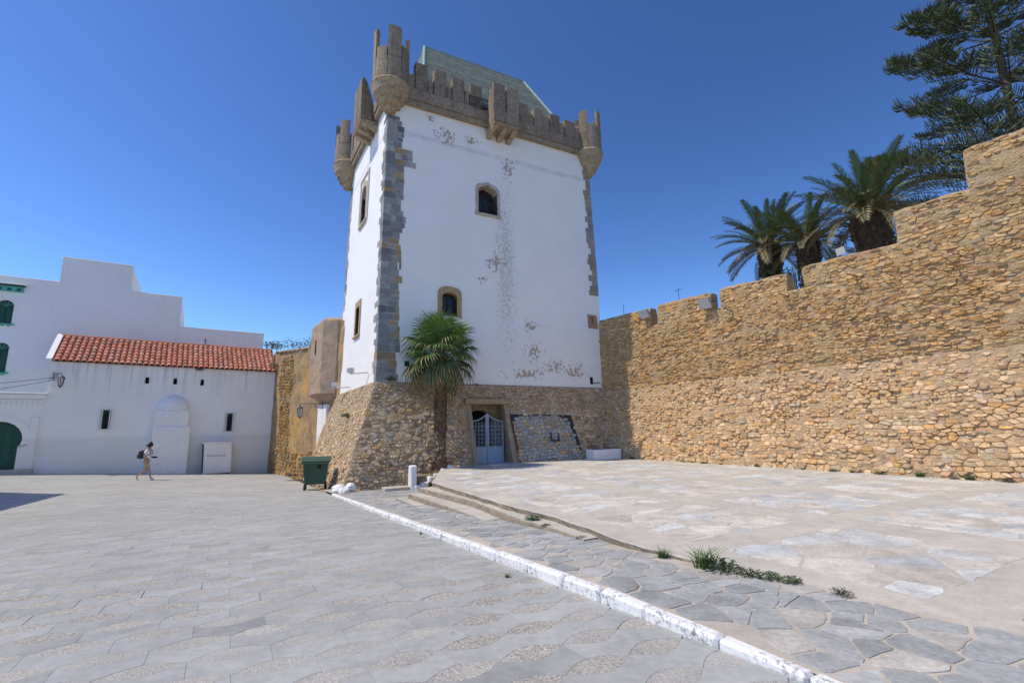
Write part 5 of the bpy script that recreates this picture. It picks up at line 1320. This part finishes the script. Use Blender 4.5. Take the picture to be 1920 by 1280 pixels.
for (x, z, q, lb) in ((.55, 3.47, .30, 'green tuft on the ledge at the tower corner'), (4.3, 3.40, .12, 'weed in the rubble above the gate'), (1.55, .12, .16, 'weed in the tower rubble near the palm foot'), (.4, .2, .15, 'weed low in the tower rubble left of the palm'), (6.9, 2.9, .13, 'weed in rubble right of the gate')):
    p = bf(x, z, .05); weed((p.x, p.y, p.z), q, 1, lb, None, k); k += 1
p = bl(2.5, 2.1, .05); weed((p.x, p.y, p.z), .38, 1, 'dry straw-green shrub growing on the shaded left batter of the tower', None, 77)
for (s_, zz, q, lb) in ((10.6, 4.6, .14, 'weed in the rampart face below the tallest date palm'), (9.2, 5.3, .1, 'weed in the rampart face under the widest battlement gap'), (11.4, 2.3, .13, 'weed low in the sloping face of the rampart')):
    p = ramp_up(s_, zz, .05) if zz > 3.3 else ramp_low(s_, zz/3.3, .05); weed(p, q, 1, lb, 'weeds in the rampart face', k); k += 1
p = HFm(11.2, .1, 6.0); weed(p, .5, 1, 'weed hanging at the right end of the tiled roof', None, 5); p = HFm(6.9, .2, 5.5); weed(p, .3, 1, 'weed growing from the eave in the middle of the tiled roof', None, 6)
# ------------------------------------------------------------------ small things
# white blocks and painted rocks
o = MB(); fr = frz((-3.62, 17.72, zs(17.7)-.05), 30); box(o, fr, -.11, .13, -.13, .13, 0, .88, .035, jit=.012); post = o.build('white_post', M['whitepaint']); tag(post, 'whitewashed concrete post at the corner of the palm bed', 'post')
o = MB()
for k in range(6):
    t = k/5; p = V(lerp(-3.42, -2.45, t), lerp(17.72, 18.75, t), lerp(zs(17.7), zf(18.7), t)-.06); box(o, frz(p, 46+rnd.uniform(-8, 8)), -.15, .15, -.09, .09, 0, .22-.05*(k % 2), .04, jit=.015)
tag(o.build('low_white_wall', M['whitepaint']), 'low lumpy whitewashed edging around the foot of the fan palm', 'edging')
o = MB(); pts = [(-3.5, 17.9), (-2.45, 18.85), (-2.2, 19.6), (-3.6, 19.2), (-4.0, 18.4)]; o.add([V(x, y, -.12) for x, y in pts]+[V(x, y, -.9) for x, y in pts], [(0, 1, 2, 3, 4)]+[(i, (i+1) % 5, 5+(i+1) % 5, 5+i) for i in range(5)]); bed = o.build('palm_bed', M['earth']); bed['kind'] = 'structure'
o = MB(); box(o, frz((-4.15, 17.55, zs(17.5)-.3), 28), -.45, .45, -.22, .25, 0, .42, .02, jit=.01); tag(o.build('concrete_block_step', M['concrete']), 'short concrete step block between the tower foot and white post', 'step')
for k, (x, y, s, lb) in enumerate(((-5.95, 17.05, .26, 'largest white painted rock at the tower corner'), (-5.72, 16.85, .20, 'white painted rock nearest the kerb end'), (-5.62, 17.2, .19, 'white painted rock on top of the pile at the tower corner'))):
    o = MB(); c = V(x, y, zs(y)-.04+s*.45+(.12 if k == 2 else 0)); vs = []
    for j in range(7):
        for i in range(10):
            a, b_ = 2*math.pi*i/10, math.pi*j/6-math.pi/2; d = V(math.cos(a)*math.cos(b_), math.sin(a)*math.cos(b_), .75*math.sin(b_)); vs.append(c+d*s*(1+.35*noise.noise(d*1.7+V(k*3, 0, 0))))
    o.add(vs, [(j*10+i, j*10+(i+1) % 10, (j+1)*10+(i+1) % 10, (j+1)*10+i) for j in range(6) for i in range(10)]); tag(o.build('painted_rock', M['whitepaint']), lb, 'rock', 'white rocks at the tower corner')
p = bf(9.55, .1); fr = frz((p.x, p.y, zf(p.y)-.03), 27.5); fr.y = -fr.y
o = MB(); box(o, fr, -.45, 1.05, .18, .85, 0, .46, .03, jit=.008); pw = o.build('white_planter', M['whitepaint']); tag(pw, 'low white concrete planter where tower and rampart meet', 'planter')
o = MB(); box(o, fr, -.35, .95, .28, .75, .455, .47, .0); o.build('soil', M['earth'], pw)
# wooden kiosk box by the house
kb = thing('kiosk_box', 'closed white wooden kiosk box leaning by the house wall', 'kiosk', HFm(8.3, .5, -.95))
KS = Surf(lambda x, z, y: HFm(x-.04*z, y+.12*max(0, -z)*0, z))
o = MB(); box(o, KS, 7.52, 9.0, .12, .80, -.82, 1.0, .012); o.build('body', M['whitepaint'], kb)
for (z0, z1) in ((-.80, .06), (.08, .44), (.46, .96)):
    o = MB(); box(o, KS, 7.58, 8.96, .78, .815, z0, z1, .01); o.build('front_panel', M['whitepaint'], kb)
o = MB(); box(o, KS, 7.42, 9.1, .05, .92, 1.0, 1.07, .02, jit=.01); o.build('lid', M['whitepaint'], kb)
o = MB(); box(o, KS, 7.48, 7.52, .14, .78, -.7, .95); o.build('side_board', M['wood'], kb)
for x in (7.6, 8.9):
    o = MB(); box(o, KS, x-.05, x+.05, .2, .7, -1.25, -.82); o.build('foot', M['wood'], kb)
o = MB(); box(o, KS, 7.7, 8.7, .81, .83, .18, .30, .005); o.build('slot', M['alu'], kb)
# wheeled bin
BN_ = V(-7.60, 19.1, 0); BN_.z = zp(BN_.x, BN_.y); bfz = frz(BN_, 18)
bin_ = thing('wheeled_bin', 'dark green four-wheeled plastic rubbish bin beside the tower foot', 'bin', BN_)
def taper(mb, fr, a, b_, c=(.5, .5, .5)):
    (w0, d0, z0), (w1, d1, z1) = a, b_; vs = [fr(sx*w0/2, sy*d0/2, z0) for sx, sy in ((-1, -1), (1, -1), (1, 1), (-1, 1))]+[fr(sx*w1/2, sy*d1/2, z1) for sx, sy in ((-1, -1), (1, -1), (1, 1), (-1, 1))]
    mb.add(vs, [(0, 3, 2, 1), (4, 5, 6, 7), (0, 1, 5, 4), (1, 2, 6, 5), (2, 3, 7, 6), (3, 0, 4, 7)], c)
o = MB(); taper(o, bfz, (.72, .58, .22), (.90, .76, 1.02)); taper(o, bfz, (.98, .84, 1.0), (.98, .84, 1.07))
for x in (-.27, 0, .27):
    q = Fr(bfz(x, 0, 0), bfz.x, bfz.y); vs = [q(-.03, -.305, .25), q(.03, -.305, .25), q(.03, -.395, .97), q(-.03, -.395, .97), q(-.03, -.28, .25), q(.03, -.28, .25), q(.03, -.36, .97), q(-.03, -.36, .97)]
    o.add(vs, [(0, 1, 2, 3), (0, 4, 5, 1), (1, 5, 6, 2), (0, 3, 7, 4), (2, 6, 7, 3)])
bb = o.build('body', M['bingreen'], bin_)
o = MB(); vs = []
for i in range(9):
    t = i/8; y = lerp(-.46, .46, t)
    for x in (-.50, .50): vs += [bfz(x, y, 1.075+.16*math.sin(math.pi*t)**.6), bfz(x, y, 1.07)]
o.add(vs, [(4*i, 4*i+4, 4*i+6, 4*i+2) for i in range(8)]+[(4*i, 4*i+1, 4*i+5, 4*i+4) for i in range(8)]+[(4*i+2, 4*i+6, 4*i+7, 4*i+3) for i in range(8)]+[(0, 2, 3, 1), (32, 33, 35, 34)]); o.build('lid', M['bingreen'], bin_)
o = MB(); tube(o, [bfz(-.5, .5, 1.06), bfz(.5, .5, 1.06)], .02, 6); tube(o, [bfz(-.5, -.5, 1.0), bfz(.5, -.5, 1.0)], .02, 6); o.build('handle', M['bingreen'], bin_)
o = MB(); box(o, bfz, .08, .20, -.40, -.388, .80, .93, .004); o.build('sticker', M['black'], bin_)
for x in (-.36, .36):
    for y in (-.28, .28):
        c = bfz(x, y, .105); o = MB(); ax = bfz.x*.03; tube(o, [c-ax, c+ax], .105, 14); w = o.build('wheel', M['black'], bin_)
        o = MB(); tube(o, [c+V(0, 0, .02), c+V(0, 0, .16)], .03, 6); o.build('fork', M['iron'], w)
# lanterns on wrought brackets
def lantern(o_, dirv, reach, label, flip=1):
    """bracket starts at the wall point o_; lantern hangs or stands at its end"""
    t = thing('wall_lantern', label, 'lantern', o_); d = Vector(dirv).normalized(); e = Vector(o_)+d*reach; c = e-V(0, 0, .48)
    m = MB(); tube(m, [Vector(o_), e], .018, 6); tube(m, [Vector(o_)-V(0, 0, .3), Vector(o_)+V(0, 0, .12)], .02, 6); tube(m, [Vector(o_)-V(0, 0, .28)+d*.02, Vector(o_)+d*.25-V(0, 0, .18), Vector(o_)+d*.45], .012, 5)
    tube(m, [Vector(o_)+d*(.28+.09*math.cos(k*.7))+V(0, 0, -.11+.09*math.sin(k*.7)) for k in range(9)], .009, 4); m.build('bracket', M['iron'], t)
    m = MB(); tube(m, [e, e-V(0, 0, .12)], .01, 5); lathe(m, c, [(.02, .40), (.05, .34), (.16, .25), (.17, .22), (.02, .22)], 8); lathe(m, c, [(.09, -.2), (.05, -.25), (.02, -.30), (.002, -.34)], 8)
    for k in range(6): a = 2*math.pi*k/6; tube(m, [c+V(.15*math.cos(a), .15*math.sin(a), .22), c+V(.09*math.cos(a), .09*math.sin(a), -.2)], .012, 4)
    m.build('cage', M['iron'], t); m = MB(); lathe(m, c, [(.135, .215), (.08, -.19)], 6); m.build('glass', M['lampglass'], t)
lantern(HFm(.18, .05, 4.95), HD*.6+HN*.9, .75, 'iron lantern on bracket at the left corner of the tiled house')
lo = TS(.95, .25, 3.05); lantern(lo, V(-.95, -.25, 0), 1.1, 'iron lantern on scrolled bracket beside the turret near the tower')
# cable and box on the house
o = MB(); a = HFm(.25, .12, 4.75); b_ = BF(-9.0, 1.2, 4.9); tube(o, [a.lerp(b_, k/14)-V(0, 0, .5*math.sin(math.pi*k/14)) for k in range(15)], .014, 5); tag(o.build('power_cable', M['black']), 'upper black cable sagging left from the house corner', 'cable', 'cables left of the house')
o = MB(); a = HFm(.25, .12, 4.62); tube(o, [a.lerp(b_+V(0, 0, -.15), k/14)-V(0, 0, .75*math.sin(math.pi*k/14)) for k in range(15)], .012, 5); tag(o.build('power_cable', M['black']), 'lower black cable sagging left from the house corner', 'cable', 'cables left of the house')
o = MB(); box(o, HFm, .12, .42, .02, .12, 4.22, 4.55, .01); tag(o.build('junction_box', M['whitepaint']), 'small white junction box at the top left corner of the tiled house', 'box')
# floodlights on the rampart
def flood(p, d, label, sc=1.0):
    t = thing('floodlight', label, 'floodlight', p, 'floodlights on the rampart'); d = Vector(d).normalized(); x = d.cross(V(0, 0, 1)).normalized(); u_ = x.cross(d).normalized(); fr = Fr(p, x, d, u_)
    m = MB(); vs = [fr(a*.17*sc, -.14*sc, b_*.13*sc) for a, b_ in ((-1, -1), (1, -1), (1, 1), (-1, 1))]+[fr(a*.25*sc, .06*sc, b_*.2*sc) for a, b_ in ((-1, -1), (1, -1), (1, 1), (-1, 1))]
    m.add(vs, [(0, 3, 2, 1), (0, 1, 5, 4), (1, 2, 6, 5), (2, 3, 7, 6), (3, 0, 4, 7)]); m.build('housing', M['alu'], t)
    m = MB(); box(m, fr, -.24*sc, .24*sc, .062*sc, .075*sc, -.19*sc, .19*sc); m.build('glass', M['lampglass'], t)
    m = MB(); tube(m, [fr(-.27*sc, 0, 0), fr(-.27*sc, -.25*sc, -.1*sc), fr(.27*sc, -.25*sc, -.1*sc), fr(.27*sc, 0, 0)], .014, 4); m.build('yoke', M['iron'], t)
flood(ramp_up(2.42, 6.55, .28), (-.75, -.45, -.55), 'floodlight in the leftmost gap of the rampart')
flood(ramp_up(5.60, 6.30, .28), (-.75, -.45, -.55), 'floodlight in the second gap of the rampart from the tower', 1.1)
flood(ramp_up(10.50, 6.92, -.05), (-.9, -.3, -.25), 'floodlight lying on top of the rampart below the tallest date palm', .62)
def bracket(p, d, label):
    t = thing('rusty_bracket', label, 'bracket', p, 'rusty brackets in the rampart'); p = Vector(p); d = Vector(d).normalized(); s_ = d.cross(V(0, 0, 1))
    m = MB(); tube(m, [p-RN*.05, p+RN*.26], .022, 5); m.build('arm', M['rust'], t); m = MB(); tube(m, [p+RN*.26+s_*.16+V(0, 0, .09), p+RN*.26-s_*.13-V(0, 0, .07)], .026, 5); m.build('crossbar', M['rust'], t)
for s_, z_, lb in ((6.55, 5.82, 'rusty T bracket below the third battlement'), (8.7, 5.86, 'rusty bracket under the widest gap of the battlements'), (10.85, 5.95, 'rusty bracket below the tallest date palm'), (13.22, 5.55, 'rusty bracket nearest the right edge of the rampart')): bracket(ramp_up(s_, z_, 0), RN, lb)
for s_, zz in ((.55, 6.98), (3.9, 6.86)):
    m = MB(); p = ramp_up(s_, zz, -.3); tube(m, [p, p+V(0, 0, .55)], .012, 5)
    if s_ > 2: tube(m, [p+V(0, 0, .5)-RD*.18, p+V(0, 0, .55)+RD*.18], .012, 5)
    tag(m.build('metal_rod', M['iron']), 'thin metal rod standing on the battlement next to the tower' if s_ < 2 else 'thin T-shaped metal rod on the second battlement', 'rod')
# floodlight arms on the tower's left side
for x, z_, L_, lb in ((2.2, 3.95, 1.1, 'spotlight on a horizontal arm near the tower corner'), (5.6, 3.62, 1.2, 'lower spotlight on a horizontal arm at the back of the tower foot')):
    p = tl(x-1.0, z_, .05); q = tl(x, z_+.03, .55); t = thing('spotlight_arm', lb, 'spotlight', p, 'spotlights on the tower foot'); m = MB(); tube(m, [p, q], .028, 6); m.build('arm', M['alu'], t)
    fr = Fr(q+V(0, 0, .14), TLN, TV); m = MB(); box(m, fr, -.14, .14, -.1, .1, -.1, .12, .02); m.build('head', M['alu'], t)
m = MB(); c = V(-11.2, 25.0, 0); c.z = zp(c.x, c.y)+.006; box(m, frz(c, 30), -.55, .55, -.25, .25, -.02, .004)
dr_o = m.build('drain_grate', M['iron']); tag(dr_o, 'dark slotted drain grate in the plaza in front of the ochre wall', 'drain')
for k in range(9): m = MB(); x = -.48+.12*k; box(m, frz(c, 30), x-.02, x+.02, -.22, .22, .0045, .012); m.build('bar', M['iron'], dr_o)
# ------------------------------------------------------------------ walking person
PP = V(-17.78, 24.0, 0); PP.z = zp(PP.x, PP.y)+.008; ang = 20
pfz = frz(PP, ang)
person = thing('person', 'person in white t-shirt and khaki shorts walking past the white house', 'person', PP)
def skin(name, mat, J, E, parent, root=0, sub=2, lift=0):
    """joints {name: (x, y, z, radius)}, bones; grown with a Skin modifier"""
    ks = list(J); me = bpy.data.meshes.new(name); me.from_pydata([tuple(pfz(*J[k][:3])-PP) for k in ks], [(ks.index(a), ks.index(b_)) for a, b_ in E], [])
    o = bpy.data.objects.new(name, me); COL.objects.link(o); place(o, PP, parent); md = o.modifiers.new('skin', 'SKIN'); md.use_smooth_shade = True
    for i, k in enumerate(ks): r = J[k][3]; me.skin_vertices[0].data[i].radius = (r, r) if not hasattr(r, '__len__') else r; me.skin_vertices[0].data[i].use_root = (i == 0)
    s = o.modifiers.new('sub', 'SUBSURF'); s.levels = s.render_levels = sub; me.materials.append(mat); return o
B = {'pelvis': (0, 0, .93, .13), 'belly': (.01, 0, 1.10, .12), 'chest': (.03, 0, 1.30, .135), 'neck': (.05, 0, 1.47, .055), 'jaw': (.085, 0, 1.55, .07), 'head': (.08, 0, 1.63, .098), 'crown': (.07, 0, 1.70, .075), 'nose': (.185, 0, 1.60, .018),
     'shr': (.02, -.17, 1.40, .06), 'elr': (-.06, -.23, 1.14, .042), 'wrr': (.05, -.25, .92, .03), 'par': (.07, -.25, .86, .036), 'shl': (.02, .17, 1.40, .06), 'ell': (-.02, .23, 1.15, .042), 'wrl': (.20, .12, 1.05, .03), 'pal': (.26, .08, 1.06, .036),
     'hir': (0, -.09, .88, .095), 'knr': (.16, -.10, .50, .058), 'anr': (.26, -.10, .10, .036), 'ter': (.40, -.11, .03, .03), 'hil': (0, .09, .88, .095), 'knl': (-.02, .10, .48, .058), 'anl': (-.38, .10, .17, .036), 'tel': (-.30, .10, .03, .03)}
E_ = [('pelvis', 'belly'), ('belly', 'chest'), ('chest', 'neck'), ('neck', 'jaw'), ('jaw', 'head'), ('head', 'crown'), ('head', 'nose'), ('chest', 'shr'), ('shr', 'elr'), ('elr', 'wrr'), ('wrr', 'par'), ('chest', 'shl'), ('shl', 'ell'), ('ell', 'wrl'), ('wrl', 'pal'), ('pelvis', 'hir'), ('hir', 'knr'), ('knr', 'anr'), ('anr', 'ter'), ('pelvis', 'hil'), ('hil', 'knl'), ('knl', 'anl'), ('anl', 'tel')]
for h_, px_, fx in (('r', (.07, -.25, .86), (.25, 0, -1)), ('l', (.26, .08, 1.06), (1, -.5, -.1))):
    for i in range(4):
        d = Vector(fx).normalized(); s_ = V(.9, .4, 0) if h_ == 'r' else V(.2, .2, 1); b0 = Vector(px_)+s_*(.018*(i-1.5))+d*.035; b1 = b0+d*(.035+.008*(1-abs(i-1.3))); J = 'f%s%d' % (h_, i)
        B[J+'a'] = (*b0, .009); B[J+'b'] = (*b1, .007); E_ += [('pa'+h_, J+'a'), (J+'a', J+'b')]
    b0 = Vector(px_)+(V(.045, 0, -.01) if h_ == 'r' else V(0, -.02, .045)); b1 = b0+Vector(fx).normalized()*.035; B['t%sa' % h_] = (*b0, .010); B['t%sb' % h_] = (*b1, .008); E_ += [('pa'+h_, 't%sa' % h_), ('t%sa' % h_, 't%sb' % h_)]
skin('body', M['skin'], B, E_, person)
skin('t_shirt', M['shirt'], {'a': (.0, 0, .93, .155), 'b': (.01, 0, 1.12, .145), 'c': (.03, 0, 1.30, .16), 'd': (.04, 0, 1.43, .085), 'e': (.02, -.18, 1.40, .078), 'f': (-.03, -.225, 1.22, .068), 'g': (.02, .18, 1.40, .078), 'h': (.0, .225, 1.23, .068)}, [('a', 'b'), ('b', 'c'), ('c', 'd'), ('c', 'e'), ('e', 'f'), ('c', 'g'), ('g', 'h')], person)
skin('shorts', M['shorts'], {'a': (0, 0, .95, .14), 'b': (0, 0, .86, .14), 'c': (.03, -.095, .80, .105), 'd': (.13, -.10, .56, .088), 'e': (0, .095, .80, .105), 'f': (-.01, .10, .55, .088)}, [('a', 'b'), ('b', 'c'), ('c', 'd'), ('b', 'e'), ('e', 'f')], person)
skin('hair', M['hair'], {'a': (.055, 0, 1.67, .105), 'b': (.02, 0, 1.61, .09), 'c': (.0, 0, 1.55, .05), 'd': (.10, 0, 1.69, .045)}, [('a', 'b'), ('b', 'c'), ('a', 'd')], person)
for k_, pts in (('r', ((.24, -.10, .04, .045), (.32, -.105, .035, .045), (.43, -.11, .03, .035))), ('l', ((-.38, .10, .10, .045), (-.34, .10, .06, .045), (-.27, .10, .02, .035)))):
    skin('shoe', M['shoe'], {str(i): q for i, q in enumerate(pts)}, [('0', '1'), ('1', '2')], person)
bp = thing('backpack', 'dark navy backpack on the walking person', 'backpack', pfz(-.2, 0, 1.0))
o = MB(); box(o, pfz, -.34, -.14, -.16, .16, 1.0, 1.40, .06); o.build('bag', M['navy'], bp)
o = MB(); box(o, pfz, -.39, -.34, -.11, .11, 1.03, 1.20, .025); o.build('pocket', M['navy'], bp)
for s in (-1, 1): o = MB(); tube(o, [pfz(-.16, s*.11, 1.36), pfz(-.02, s*.115, 1.485), pfz(.15, s*.12, 1.40), pfz(.17, s*.13, 1.22), pfz(-.13, s*.15, 1.06)], .016, 5); o.build('strap', M['navy'], bp)
cm = thing('camera', 'black camera held at the waist by the walking person', 'camera', pfz(.30, .02, 1.05))
o = MB(); box(o, pfz, .24, .33, -.08, .06, 1.02, 1.11, .012); o.build('camera_body', M['black'], cm); o = MB(); tube(o, [pfz(.33, -.01, 1.06), pfz(.42, -.01, 1.06)], [.036, .04], 12); o.build('lens', M['black'], cm)
